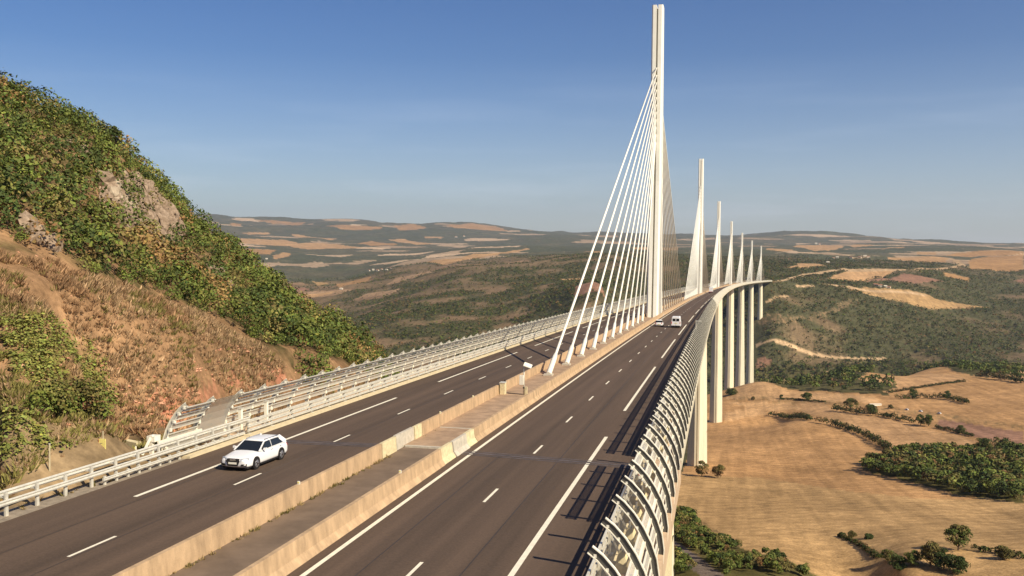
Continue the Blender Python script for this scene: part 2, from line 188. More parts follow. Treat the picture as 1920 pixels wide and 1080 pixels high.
def asphalt():
    m=bpy.data.materials.new('asphalt'); m.use_nodes=True; t=m.node_tree; b=t.nodes['Principled BSDF']; k=t.links.new
    b.inputs['Roughness'].default_value=.85; b.inputs['Specular IOR Level'].default_value=.2
    g=t.nodes.new('ShaderNodeNewGeometry'); 
    n=t.nodes.new('ShaderNodeTexNoise'); n.inputs['Scale'].default_value=.16; n.inputs['Detail'].default_value=4; 
    mp=t.nodes.new('ShaderNodeMapping'); mp.inputs['Scale'].default_value=(5.5,.10,1); k(g.outputs['Position'],mp.inputs[0]); k(mp.outputs[0],n.inputs['Vector']); 
    n2=t.nodes.new('ShaderNodeTexNoise'); n2.inputs['Scale'].default_value=9; n2.inputs['Detail'].default_value=5; k(g.outputs['Position'],n2.inputs['Vector'])
    ad=t.nodes.new('ShaderNodeMix'); ad.inputs['Factor'].default_value=.35; k(n.outputs['Fac'],ad.inputs['A']); k(n2.outputs['Fac'],ad.inputs['B'])
    r=t.nodes.new('ShaderNodeMapRange'); r.inputs[1].default_value=.35; r.inputs[2].default_value=.65; k(ad.outputs['Result'],r.inputs[0])
    x=t.nodes.new('ShaderNodeMix'); x.data_type='RGBA'; x.inputs['A'].default_value=(.074,.052,.037,1); x.inputs['B'].default_value=(.130,.088,.061,1); k(r.outputs[0],x.inputs['Factor']); k(x.outputs['Result'],b.inputs['Base Color'])
    bp=t.nodes.new('ShaderNodeBump'); bp.inputs['Strength'].default_value=.2; bp.inputs['Distance'].default_value=.02; n3=t.nodes.new('ShaderNodeTexNoise'); n3.inputs['Scale'].default_value=60; k(g.outputs['Position'],n3.inputs['Vector']); k(n3.outputs['Fac'],bp.inputs['Height']); k(bp.outputs[0],b.inputs['Normal'])
    return m
MT['asphalt']=asphalt()
def acrylic():
    m=bpy.data.materials.new('acrylic'); m.use_nodes=True; t=m.node_tree; b=t.nodes['Principled BSDF']; o=t.nodes['Material Output']
    b.inputs['Base Color'].default_value=(.72,.69,.62,1); b.inputs['Roughness'].default_value=.25; b.inputs['Specular IOR Level'].default_value=.6
    tr=t.nodes.new('ShaderNodeBsdfTransparent'); tr.inputs[0].default_value=(.86,.84,.80,1); x=t.nodes.new('ShaderNodeMixShader'); x.inputs[0].default_value=.42
    t.links.new(tr.outputs[0],x.inputs[1]); t.links.new(b.outputs[0],x.inputs[2]); t.links.new(x.outputs[0],o.inputs[0]); return m
MT['acrylic']=acrylic()
# =============== helpers ===============
def link(name,me,m=None,parent=None):
    o=bpy.data.objects.new(name,me); COL.objects.link(o)
    if m is not None: me.materials.append(MT[m] if isinstance(m,str) else m)
    if parent: o.parent=parent
    return o
def tag(o,label=None,cat=None,group=None,kind=None):
    if label:o['label']=label
    if cat:o['category']=cat
    if group:o['group']=group
    if kind:o['kind']=kind
    return o
def empty(name,loc=(0,0,0),rz=0,label=None,cat=None,group=None):
    o=bpy.data.objects.new(name,None); COL.objects.link(o); o.location=loc; o.rotation_euler=(0,0,rz); o.empty_display_size=.5
    return tag(o,label,cat,group)
class MB:
    def __init__(s): s.v=[];s.f=[]
    def add(s,vs,fs):
        n=len(s.v); s.v+= [tuple(v) for v in vs]; s.f+=[tuple(n+i for i in f) for f in fs]
    def box(s,x0,x1,y0,y1,z0,z1):
        s.add([(x0,y0,z0),(x1,y0,z0),(x1,y1,z0),(x0,y1,z0),(x0,y0,z1),(x1,y0,z1),(x1,y1,z1),(x0,y1,z1)],[(3,2,1,0),(4,5,6,7),(0,1,5,4),(1,2,6,5),(2,3,7,6),(3,0,4,7)])
    def hexa(s,b,t): # 2 quads (bottom, top) ccw
        s.add(list(b)+list(t),[(3,2,1,0),(4,5,6,7),(0,1,5,4),(1,2,6,5),(2,3,7,6),(3,0,4,7)])
    def tube(s,a,b,r0,r1=None,n=8,cap=True):
        r1=r0 if r1 is None else r1; a=Vector(a);b=Vector(b); d=(b-a).normalized(); q=d.orthogonal().normalized(); w=d.cross(q)
        vs=[];
        for P,r in((a,r0),(b,r1)):
            for i in range(n):
                t=2*math.pi*i/n; vs.append(P+(q*math.cos(t)+w*math.sin(t))*r)
        fs=[(i,(i+1)%n,n+(i+1)%n,n+i) for i in range(n)]
        if cap: fs+=[tuple(range(n))[::-1],tuple(range(n,2*n))]
        s.add(vs,fs)
    def bar(s,a,b,w,h,up=(0,0,1)):
        a=Vector(a);b=Vector(b);d=(b-a).normalized(); x=d.cross(Vector(up)).normalized(); y=x.cross(d)
        q=[-x*w/2-y*h/2,x*w/2-y*h/2,x*w/2+y*h/2,-x*w/2+y*h/2]
        s.add([a+c for c in q]+[b+c for c in q],[(3,2,1,0),(4,5,6,7),(0,1,5,4),(1,2,6,5),(2,3,7,6),(3,0,4,7)])
    def sweep(s,prof,ss,closed=True,cap=True):
        n=len(prof); vs=[];fs=[]
        for a in ss:
            for (u,z) in prof: vs.append(road(a,u,z))
        m=n if closed else n-1
        for i in range(len(ss)-1):
            for j in range(m): fs.append((i*n+j,i*n+(j+1)%n,(i+1)*n+(j+1)%n,(i+1)*n+j))
        if cap and closed: fs+=[tuple(range(n))[::-1],tuple((len(ss)-1)*n+j for j in range(n))]
        s.add(vs,fs)
    def build(s,name,m,parent=None,smooth=False,bevel=0):
        me=bpy.data.meshes.new(name); me.from_pydata(s.v,[],s.f); me.update()
        if smooth: me.shade_smooth()
        o=link(name,me,m,parent)
        if bevel:
            b=o.modifiers.new('bevel','BEVEL'); b.width=bevel; b.segments=2; b.limit_method='ANGLE'
        return o
def srange(a,b,near=4,far=14,split=300):
    r=[a]
    while r[-1]<b-1e-6: r.append(min(b,r[-1]+(near if r[-1]<split else far)))
    return r
def rbox(u0,u1,z0,z1): return [(u0,z0),(u1,z0),(u1,z1),(u0,z1)]
def quads(name,V,colr=None,m='leaf',parent=None,tri=False):
    """V: (N,4,3) quads, colr (N,3)"""
    N=V.shape[0]; K=V.shape[1]; me=bpy.data.meshes.new(name)
    me.vertices.add(N*K); me.vertices.foreach_set('co',V.reshape(-1).astype(np.float32))
    me.loops.add(N*K); me.loops.foreach_set('vertex_index',np.arange(N*K,dtype=np.int32))
    me.polygons.add(N); me.polygons.foreach_set('loop_start',np.arange(0,N*K,K,dtype=np.int32))
    me.update(calc_edges=True)
    if colr is not None:
        a=me.color_attributes.new('Col','FLOAT_COLOR','POINT'); c=np.ones((N,K,4),np.float32); c[:,:,:3]=colr[:,None,:]; a.data.foreach_set('color',c.reshape(-1))
    return link(name,me,m,parent)
def leafcloud(cen,rad,n,size,col,cj=.25,shell=.5,up=.35):
    """leaf-sized quads filling ellipsoid clumps. cen (N,3) rad (N,3) size (N,) col (N,3) -> quads,colours"""
    N=len(cen); d=rng.normal(size=(N,n,3)); d/=np.linalg.norm(d,axis=2,keepdims=True); d[:,:,2]=np.where(d[:,:,2]<-.35,-d[:,:,2],d[:,:,2])
    r=shell+(1-shell)*rng.random((N,n,1))**.6
    p=cen[:,None,:]+d*r*rad[:,None,:]
    nrm=d*.8+rng.normal(size=(N,n,3))*.55+np.array([0,0,up]); nrm/=np.linalg.norm(nrm,axis=2,keepdims=True)
    a=np.cross(nrm,rng.normal(size=(N,n,3))); a/=np.linalg.norm(a,axis=2,keepdims=True); b=np.cross(nrm,a)
    sz=(size[:,None,None]*(.6+.8*rng.random((N,n,1))))
    a=a*sz; b=b*sz*.75
    Q=np.stack([p-a,p-b,p+a,p+b],2).reshape(-1,4,3)
    c=(col[:,None,:]*(1+cj*(rng.random((N,n,1))*2-1))*(1+.12*(rng.random((N,n,3))*2-1))).reshape(-1,3)
    return Q,np.clip(c,0,1)
# =============== terrain mesh ===============
BK=json.loads(BAKE)
CLS={'tan':(.48,.29,.14),'tan2':(.405,.232,.102),'tan3':(.42,.25,.12),'olive':(.39,.245,.11),'pale':(.50,.34,.19),'redsoil':(.30,.165,.105),'bare':(.30,.195,.105),
 'scrub':(.10,.085,.03),'rough':(.19,.13,.06),'path':(.16,.125,.10),'wood':(.085,.075,.032),'woodn':(.085,.075,.03),'greenpatch':(.14,.12,.03),'redstone':(.47,.20,.12),'rockb':(.33,.25,.17)}
def inpoly(x,y,pts):
    r=np.zeros(x.shape,bool); n=len(pts)
    for i in range(n):
        x0,y0=pts[i];x1,y1=pts[i-1]
        if y0==y1: continue
        c=((y0>y)!=(y1>y))&(x<(x1-x0)*(y-y0)/(y1-y0)+x0); r^=c
    return r
def cover(x,y,z):
    D=np.hypot(x-CAM[0],y-CAM[1]); c=np.zeros((len(x),3)); A=lambda k:np.array(k)
    cls=np.zeros(len(x),int)
    n1=fbm(x/90,y/90,21,5); n2=fbm(x/900,y/900,31,4); n3=fbm(x/25,y/25,41,3)
    green=A((.075,.072,.034)); brown=A((.185,.125,.070))
    w=np.clip((n1-.40)*4+(n2-.47)*3.0,0,1)[:,None]
    # slopes right of the bridge are greener than those on the left
    b=np.degrees(np.arctan2(x-CAM[0],y-CAM[1])); w=np.clip(w*np.where(b<-6,np.where(D<2700,1.35,.8),.85)[:,None],0,1)
    c[:]=green*(1-w)+brown*w
    # patchwork of fields and woods on the far country
    far=D>4200
    fs=np.where(D>8500,520,330); cx=x/fs+.5*fbm(x/300,y/300,5,3);cy=y/(fs*.8)+.5*fbm(x/300,y/300,6,3); ix=np.floor(cx+.5*(np.floor(cy)%2));iy=np.floor(cy); h=_hash(ix,iy,3); hh=_hash(ix,iy,9)
    fld=far&(h>.76-.12*(b>4)+.03*(D>11000))&(n2>.41)
    c[far]=c[far]*.35+A((.07,.08,.05))*.65
    c[fld]=A((.42,.30,.19))*(.6+.6*hh[fld])[:,None]
    mid=(D>2700)&(D<=4200)&(n2>.52); fx=_hash(np.floor(x/130+.5*fbm(x/90,y/90,3,2)),np.floor(y/170),13); f2=mid&(fx>.80); c[f2]=A((.27,.175,.10))*(.7+.5*hh[f2])[:,None]
    # valley fields to the right
    fr=(x>-5)&(D<1480)&(y>-40); s=.86+.28*fbm(x/60,y/60,51,4)
    c[fr]=A(CLS['tan2'])*s[fr][:,None]
    # left hillside: dry grass and rubble
    nl=(x<-12)&(D<420)&(y<180); g=fbm(x/3.5,y/3.5,61,4); g2=fbm(x/14,y/14,66,3)
    c[nl]=(A((.18,.105,.055))*(1-g[:,None])+A((.39,.235,.12))*g[:,None])[nl]*(.65+.75*g2[nl])[:,None]
    un=(np.abs(x)<=12)&(D<420)&(y<300)&(y>-205); c[un]=A((.20,.13,.08))
    for k,pts in BK['poly']:
        if len(pts)<3: continue
        P=np.array(pts,float); pad=3 if D.size and True else 0
        # ragged edges
        sel=(x>P[:,0].min()-5)&(x<P[:,0].max()+5)&(y>P[:,1].min()-5)&(y<P[:,1].max()+5)
        if not sel.any(): continue
        xs=x[sel];ys=y[sel];ds=D[sel]; j=np.clip(ds/180,.3,14)*(3.2 if k in('woodn','wood','scrub','greenpatch','redstone','bare') else .5)
        px=xs+(fbm(xs/12,ys/12,71,3)-.45)*j; py=ys+(fbm(xs/12,ys/12,81,3)-.45)*j
        m=inpoly(px,py,pts); idx=np.nonzero(sel)[0][m]
        v=A(CLS[k])*(.88+.26*fbm(xs[m]/40,ys[m]/40,91,3))[:,None]*np.clip(1.15-ds[m]/12000,.8,1)[:,None]
        if k in('greenpatch','redstone','rough','bare','woodn'): q=np.clip((fbm(xs[m]/2.6,ys[m]/2.6,95,3)-.3)*2.6,0,1)[:,None]; v=v*q+c[idx]*(1-q)
        if k in('wood','scrub','woodn'): cls[idx]=1
        elif k!='greenpatch': cls[idx]=2
        else: cls[idx]=3
        c[idx]=v
    kk=(np.abs(x-.5*KCURV*y*y)<22)&(y<-206)&(D<500); c[kk]=A((.22,.155,.085))*(.6+.8*g[kk])[:,None]
    return c,cls
def build_terrain():
    az=np.concatenate([np.arange(-180,-50,5.0),np.arange(-50,24,.085),np.arange(24,180,5.0)]); R=np.concatenate([np.exp(np.arange(math.log(9),math.log(1480),.0125)),np.exp(np.arange(math.log(1480),math.log(3600),.0036)),np.exp(np.linspace(math.log(3600),math.log(30000),250))]); nr=len(R)
    a=np.radians(az)[None,:]; X=CAM[0]+R[:,None]*np.sin(a); Y=CAM[1]+R[:,None]*np.cos(a); na=len(az)
    x=X.ravel();y=Y.ravel(); z=ground(x,y); c,cls=cover(x,y,z)
    D=np.hypot(x-CAM[0],y-CAM[1])
    # woods stand proud of bare land; canopy texture
    nz=fbm(x/7,y/7,101,3)
    z=np.where(D>1500,z+(nz-.4)*np.clip(D/400,2,9)*np.where(c.sum(1)<.27,1,0.1),z+(nz-.45)*np.where((x<-16)&(D<420)&(np.abs(y+100)<260),.7,.15))
    V=np.stack([x,y,z],1); V=np.concatenate([V,[[CAM[0],CAM[1],SLOPE*CAM[1]-.2]]])
    i=np.arange(nr-1)[:,None]; j=np.arange(na)[None,:]; j2=(j+1)%na
    F=np.stack(np.broadcast_arrays(i*na+j,i*na+j2,(i+1)*na+j2,(i+1)*na+j),-1).reshape(-1,4)[:,::-1]
    me=bpy.data.meshes.new('terrain'); nv=len(V); nf=len(F)
    T=np.stack([np.full(na,nv-1),(np.arange(na)+1)%na,np.arange(na)],1)
    me.vertices.add(nv); me.vertices.foreach_set('co',V.astype(np.float32).ravel())
    lv=np.concatenate([F.ravel(),T.ravel()]).astype(np.int32); me.loops.add(len(lv)); me.loops.foreach_set('vertex_index',lv)
    me.polygons.add(nf+na); me.polygons.foreach_set('loop_start',np.concatenate([np.arange(nf)*4,nf*4+np.arange(na)*3]).astype(np.int32))
    me.update(calc_edges=True); me.shade_smooth()
    at=me.color_attributes.new('Col','FLOAT_COLOR','POINT'); cc=np.ones((nv,4),np.float32); cc[:-1,:3]=c; cc[-1,:3]=(.2,.15,.1); at.data.foreach_set('color',cc.ravel())
    m=bpy.data.materials.new('land'); m.use_nodes=True; t=m.node_tree; b=t.nodes['Principled BSDF']; k=t.links.new; b.inputs['Roughness'].default_value=.95; b.inputs['Specular IOR Level'].default_value=.05
    A=t.nodes.new('ShaderNodeAttribute'); A.attribute_name='Col'; g=t.nodes.new('ShaderNodeNewGeometry'); prev=A.outputs['Color']
    for sc,lo,hi in ((1.4,.72,1.28),(.22,.78,1.22),(.045,.82,1.18),(.009,.85,1.15)):
        n=t.nodes.new('ShaderNodeTexNoise'); n.inputs['Scale'].default_value=sc; n.inputs['Detail'].default_value=4; n.inputs['Roughness'].default_value=.6; k(g.outputs['Position'],n.inputs['Vector'])
        r=t.nodes.new('ShaderNodeMapRange'); r.inputs[1].default_value=.32; r.inputs[2].default_value=.68; r.inputs[3].default_value=lo; r.inputs[4].default_value=hi; k(n.outputs['Fac'],r.inputs[0])
        v=t.nodes.new('ShaderNodeVectorMath'); v.operation='SCALE'; k(prev,v.inputs[0]); k(r.outputs[0],v.inputs['Scale']); prev=v.outputs[0]
    # tillage lines
    mp=t.nodes.new('ShaderNodeMapping'); mp.inputs['Rotation'].default_value=(0,0,math.radians(62)); mp.inputs['Scale'].default_value=(.16,.008,0); n=t.nodes.new('ShaderNodeTexNoise'); n.inputs['Scale'].default_value=1; n.inputs['Detail'].default_value=5
    n.inputs['Distortion'].default_value=.4
    k(g.outputs['Position'],mp.inputs[0]); k(mp.outputs[0],n.inputs['Vector']); r=t.nodes.new('ShaderNodeMapRange'); r.inputs[1].default_value=.38; r.inputs[2].default_value=.62; r.inputs[3].default_value=.87; r.inputs[4].default_value=1.12; k(n.outputs['Fac'],r.inputs[0])
    v=t.nodes.new('ShaderNodeVectorMath'); v.operation='SCALE'; k(prev,v.inputs[0]); k(r.outputs[0],v.inputs['Scale']); prev=v.outputs[0]
    wv=t.nodes.new('ShaderNodeTexWave'); wv.inputs['Scale'].default_value=.035; wv.inputs['Distortion'].default_value=7; wv.inputs['Detail'].default_value=3; wv.inputs['Detail Scale'].default_value=.6
    mp2=t.nodes.new('ShaderNodeMapping'); mp2.inputs['Rotation'].default_value=(0,0,math.radians(70)); k(g.outputs['Position'],mp2.inputs[0]); k(mp2.outputs[0],wv.inputs['Vector'])
    r=t.nodes.new('ShaderNodeMapRange'); r.inputs[1].default_value=.78; r.inputs[2].default_value=1; r.inputs[3].default_value=1.0; r.inputs[4].default_value=1.13; k(wv.outputs['Fac'],r.inputs[0])
    v=t.nodes.new('ShaderNodeVectorMath'); v.operation='SCALE'; k(prev,v.inputs[0]); k(r.outputs[0],v.inputs['Scale']); prev=v.outputs[0]
    k(prev,b.inputs['Base Color'])
    bp=t.nodes.new('ShaderNodeBump'); bp.inputs['Strength'].default_value=.5; bp.inputs['Distance'].default_value=.25; n=t.nodes.new('ShaderNodeTexNoise'); n.inputs['Scale'].default_value=1.6; n.inputs['Detail'].default_value=6; k(g.outputs['Position'],n.inputs['Vector']); k(n.outputs['Fac'],bp.inputs['Height']); k(bp.outputs[0],b.inputs['Normal'])
    o=link('terrain',me,m); tag(o,kind='structure'); 
build_terrain()
# =============== viaduct ===============
S0,S1=-204.4,2256.0
via=empty('viaduct',road(S0,0,0),0,'long pale cable stayed motorway bridge on tall piers curving away over the valley','bridge')
def under(o,parent):   # keep world-built geometry in place below a located parent
    o.parent=parent; pw=Vector(parent.location); q=parent
    while q.parent: q=q.parent; pw=pw+Vector(q.location)
    o.matrix_parent_inverse=Matrix.Identity(4); o.location=-pw; return o
def vb(mb,name,m,parent,**k): return under(mb.build(name,m,**k),parent)
SS=srange(S0,S1)
g=MB(); g.sweep([(-16.0,-.45),(-13.2,-1.0),(-6,-4.2),(6,-4.2),(13.2,-1.0),(16.0,-.45),(16.0,-.05),(-16.0,-.05)],SS); vb(g,'deck_girder','girder',via)
for sd in(-1,1):
    g=MB(); g.sweep(rbox(*sorted((sd*13.42,sd*14.35)),-.04,.16),SS); vb(g,'kerb','kerb',via,bevel=0)
    g=MB(); g.sweep(rbox(*sorted((sd*14.36,sd*15.98)),-.04,.04),SS); vb(g,'walkway','walk',via)
    g=MB(); g.sweep(rbox(*sorted((sd*15.99,sd*16.12)),-.5,.10),SS); vb(g,'fascia','girder',via)
g=MB(); g.sweep(rbox(-2.3,1.9,-.04,.10),SS); vb(g,'median_slab','median',via)
PH=[77.56,111.94,136.42,144.21,221.05,244.96,94.5]
def pier(i):
    s=342.0*i; X,Y,Z=road(s,0,0); H=PH[i]+6; e=empty('pier',(0,0,0)); e.parent=via; pl=Vector((X,Y,Z)); e.location=pl-Vector(via.location); e.rotation_euler=(0,0,-KCURV*s)
    top=-4.2; split=min(90,PH[i]*.82)
    def ring(d): # half widths at depth d below deck
        t=max(0,min(1,d/PH[i])); w=4.4+1.9*t+ (2.5 if PH[i]>200 else 0)*t; l=7.5+1.0*t; return w,l
    def shaft(z0,z1,sgn,name):
        mb=MB(); zs=np.linspace(z0,z1,6); n=None; fs=[];vs=[]
        for z in zs:
            w,l=ring(-z); gap=1.6 if sgn else 0
            if sgn: P=[(-w,sgn*(l*.42)),(-1.5,sgn*l),(-.35,sgn*l),(-.35,sgn*(l-.7)),(.35,sgn*(l-.7)),(.35,sgn*l),(1.5,sgn*l),(w,sgn*(l*.42)),(w*.9,sgn*(l*.2)),(-w*.9,sgn*(l*.2))]
            else: P=[(-w,-l*.42),(-1.5,-l),(-.35,-l),(-.35,-l+.7),(.35,-l+.7),(.35,-l),(1.5,-l),(w,-l*.42),(w,l*.42),(1.5,l),(.35,l),(.35,l-.7),(-.35,l-.7),(-.35,l),(-1.5,l),(-w,l*.42)]
            n=len(P); vs+=[(a,b,z) for a,b in P]
        for k in range(len(zs)-1):
            for j in range(n):
                f=(k*n+j,k*n+(j+1)%n,(k+1)*n+(j+1)%n,(k+1)*n+j); fs.append(f)
        mb.add(vs,fs); o=mb.build(name,'concrete_pier',e)
        return o
    shaft(top,-split,-1,'column'); shaft(top,-split,1,'column'); shaft(-split,-H,0,'shaft')
    w,l=ring(5)
    for q in((-l,-l*.35),(l*.35,l)): c=MB(); c.box(-3.5,3.5,q[0],q[1],top-.05,top+.9); c.build('bearing_cap','concrete_pier',e)
    return e
for i in range(7): pier(i)
def pylon(i):
    s=342.0*i; X,Y,Z=road(s,0,0); e=empty('pylon'); e.parent=via; e.location=Vector((X,Y,Z))-Vector(via.location); e.rotation_euler=(0,0,-KCURV*s)
    e.location+=Vector((-.12,0,0))
    # two legs meeting in a mast: each is a pair of flanges round a recessed web
    def prof(z): # outer half length, inner half length along the road
        if z<38: t=z/38; return 9.0-4.6*t, 6.1*(1-t)
        t=(z-38)/49; return 4.4-2.2*t,0
    hw=lambda z:1.55
    for sgn in(-1,1):
        for fl in(-1,1):
            mb=MB(); vs=[];fs=[]; zs=[.1]+list(np.linspace(0,38,9)[1:])+list(np.linspace(38,87,8)[1:])
            for z in zs:
                o_,i_=prof(z); i_=max(i_,.02); w=hw(z); g0=.22
                vs+=[(fl*g0,sgn*i_,z),(fl*w,sgn*i_,z),(fl*w,sgn*(o_-.35),z),(fl*(w-.35),sgn*o_,z),(fl*g0,sgn*o_,z)]
            n=5
            for k in range(len(zs)-1):
                for j in range(n): fs.append((k*n+j,k*n+(j+1)%n,(k+1)*n+(j+1)%n,(k+1)*n+j))
            fs.append(tuple((len(zs)-1)*n+j for j in range(n))); mb.add(vs,fs); mb.build('mast_leg' if fl<0 else 'mast_leg','pylon',e)
        mb=MB(); vs=[];fs=[]; zs=[.1,38,86.0]
        for z in zs:
            o_,i_=prof(z); i_=max(i_,.02); vs+=[(-.24,sgn*(i_+.2),z),(.24,sgn*(i_+.2),z),(.24,sgn*(o_-.8),z),(-.24,sgn*(o_-.8),z)]
        for k in range(2):
            for j in range(4): fs.append((k*4+j,k*4+(j+1)%4,(k+1)*4+(j+1)%4,(k+1)*4+j))
        fs.append((8,9,10,11)); mb.add(vs,fs); mb.build('web','girder',e)
    mb=MB(); mb.box(-2.2,2.2,-9.8,9.8,-.05,.12); mb.build('foot_plate','concrete_pale',e)
    for sgn in(-1,1):
        for k in range(11):
            ds=160-12.51*k; zt=69.5-2.05*k
            P=Vector(road(s+sgn*ds,0,.12)); Q=Vector(road(s,0,0))
            # into the pylon's own frame
            Rm=Matrix.Rotation(KCURV*s,4,'Z'); a=Rm@(P-Vector((X,Y,Z))); a.x-=.12+.28; b=Vector((0,sgn*(prof(zt)[0]-.3),zt)); d=(b-a).normalized()
            mb=MB(); mb.tube(a+d*4.2,b,.175,.165,n=8); o=mb.build('stay_cable','pylon',e,smooth=True)
            if i<3:
                mb=MB(); mb.tube(a+d*.2,a+d*4.3,.31,.29,n=10); mb.tube(a+d*4.3,a+d*5.0,.29,.20,n=10,cap=False); mb.build('anchor_sleeve','white',o)
                mb=MB(); mb.box(a.x-.5,a.x+.5,a.y-.55,a.y+.55,a.z-.05,a.z+.16); mb.build('anchor_block','concrete_pale',o)
    return e
for i in range(7): pylon(i)
# =============== roads and markings (structure) ===============
RS=srange(-330,S1+20)
for nm,a,b in(('road_surface',-13.6,-2.4),('road_surface',1.95,13.42)):
    g=MB(); g.sweep([(a,0.0),(b,0.0)],RS,closed=False,cap=False); g.add([],[]); o=g.build(nm,'asphalt'); tag(o,kind='structure')
g=MB(); g.sweep([(-2.4,.004),(1.95,.004)],srange(-330,-204.6),closed=False,cap=False); tag(g.build('median_pavement',mat('worn_asphalt',(.175,.125,.085),.9,var=.25,vscale=.6)),kind='structure')
def stripe(mb,u,s0,s1,w=.16):
    n=max(1,int((s1-s0)/8)); mb.sweep([(u-w/2,.006),(u+w/2,.006)],list(np.linspace(s0,s1,n+1)),closed=False,cap=False)
g=MB(); 
for u,s0,s1 in((-7.05,-330,-150),(8.62,-330,-60),(4.75,-330,-206),(-10.2,-260,-205)): stripe(g,u,s0,s1,.05)
for v in g.v: pass
sm=g.build('asphalt_seams',mat('bitumen_seal',(.045,.036,.030),.6)); sm.location.z=-.002; tag(sm,kind='structure')
g=MB()
for k in range(-9,190):
    a=-217.37+13*k
    if a<S1-5: stripe(g,6.70,a,a+3,.15)
    a=-230.33+13*k
    if a<S1-5: stripe(g,-7.28,a,a+3,.15)
for k in range(-3,48):
    a=-196.88-52+13+52*k
    if a<S1-45: stripe(g,10.52,a,a+39,.24)
    a=-221.0+52*k
    if a<S1-45: stripe(g,-10.78,a,a+39,.24)
stripe(g,2.82,-320,S1,.22); stripe(g,-3.25,-320,S1,.22)
tag(g.build('road_markings','line'),kind='structure')
# expansion joint across both carriageways
for a,b,sk_ in((-13.4,-2.7,.12),(2.1,13.4,-.19)):
    g=MB()
    for k,(w,o_) in enumerate(((.22,-.55),(.45,0),(.20,.52))):
        vs=[]
        for u in(a,b):
            for ds in(-w/2,w/2): vs.append(road(-205.2+o_+ds+ (u-a)*sk_*.6,u,.009))
        g.add(vs,[(0,2,3,1)])
    o=g.build('expansion_joint','joint'); tag(o,'grey steel expansion joint across the '+('left' if a<0 else 'right')+' carriageway where the bridge begins','expansion joint','expansion joints across the road')
# gravel verge left of the approach
g=MB(); g.sweep([(-15.2,-.06),(-13.6,.0)],srange(-330,-206),closed=False,cap=False); tag(g.build('verge',mat('gravel_verge',(.28,.23,.17),.95,var=.3,vscale=3)),kind='structure')
# =============== median barriers ===============
JP=lambda u0,ub,h,sd:[(ub+sd*.0,0),(ub-sd*.07,.10),(ub-sd*.22,.30),(ub-sd*.30,h),(ub-sd*.50,h),(ub-sd*.56,0)]
def barrier(name,sd,ub,s0,s1,h,m,label,cat='concrete barrier',z=0,**k):
    g=MB(); g.sweep([(u,v+z) for u,v in JP(0,ub,h,sd)],srange(s0,s1)); o=g.build(name,m); return tag(o,label,cat,**k)
barrier('concrete_barrier',1,2.22,-330,-209.2,.95,'concrete','stained tan concrete barrier along the approach, right side of the median strip')
barrier('concrete_barrier',-1,-2.62,-330,-208.6,.95,'concrete','stained tan concrete barrier of the approach, on the estate car side of the median')
barrier('concrete_barrier',1,2.15,-201.2,S1,.90,'concrete','long orange tan concrete barrier on the bridge beside the right carriageway',z=.004)
barrier('concrete_barrier',-1,-2.62,-200.6,S1,.98,'concrete','long orange tan concrete barrier on the bridge beside the left carriageway',z=.004)
barrier('barrier_block',1,2.18,-209.1,-206.75,.93,'concrete_cream','yellowish stained concrete barrier block just before the grey one, right row','barrier block')
barrier('barrier_block',1,2.22,-206.6,-203.5,.93,'concrete_pale','short pale grey concrete barrier block set into the right row','barrier block')
barrier('barrier_block',1,2.15,-203.3,-201.3,.90,'concrete_cream','yellowish stained concrete barrier block just past the grey one, right row','barrier block')
barrier('barrier_block',-1,-2.62,-208.5,-206.0,.95,'concrete_cream','mossy yellowish concrete barrier block at the near end of the grey block, left row','barrier block')
barrier('barrier_block',-1,-2.68,-205.8,-202.3,.97,'concrete_pale','pale grey concrete barrier block set into the left row of the median','barrier block')
barrier('barrier_block',-1,-2.62,-202.2,-200.7,.98,'concrete_cream','cream concrete barrier block with dark streaks beyond the grey block, left row','barrier block')
b=MB(); b.sweep([(14.9,-40),(15.62,-40),(15.62,-1.25),(14.9,-1.25)],srange(-330,-204.6)); tag(b.build('retaining_wall','concrete_cream'),'tall cream concrete retaining wall below the right wind screen of the approach','wall')
# median joint plate and cable trough
g=MB(); g.sweep(rbox(-2.0,1.6,.0,.13),[-204.65,-204.38]); g.sweep(rbox(-1.9,1.55,.1,.135),[-197.1,-196.9]); tag(g.build('median_joint','concrete_pale'),'pale concrete sill across the median where the paved strip ends','sill')
g=MB(); g.sweep(rbox(.55,.95,.10,.17),srange(-203.5,300)); tag(g.build('cable_trough','walk'),'low tan cable trough running along the median beside the right barrier','cable trough')
# reflectors on the barriers
for i,(s,u,z) in enumerate(((-220.0,-2.2,.95),(-216.2,1.8,.95),(-196.0,-2.2,.98),(-186.5,-2.2,.98))):
    e=empty('delineator',road(s,u,z),0,['small white marker on top of the far median barrier of the approach','small white marker on top of the right median barrier, nearest the camera','small marker on top of the far bridge barrier, first past the grey block','small marker on top of the far bridge barrier between the grey block and the cabinet'][i],'delineator','markers on the median barriers')
    b=MB(); b.box(-.06,.06,-.04,.04,0,.16); b.build('body','white',e); b=MB(); b.box(-.045,.045,-.05,-.041,.06,.14); b.build('reflector','yellow',e)
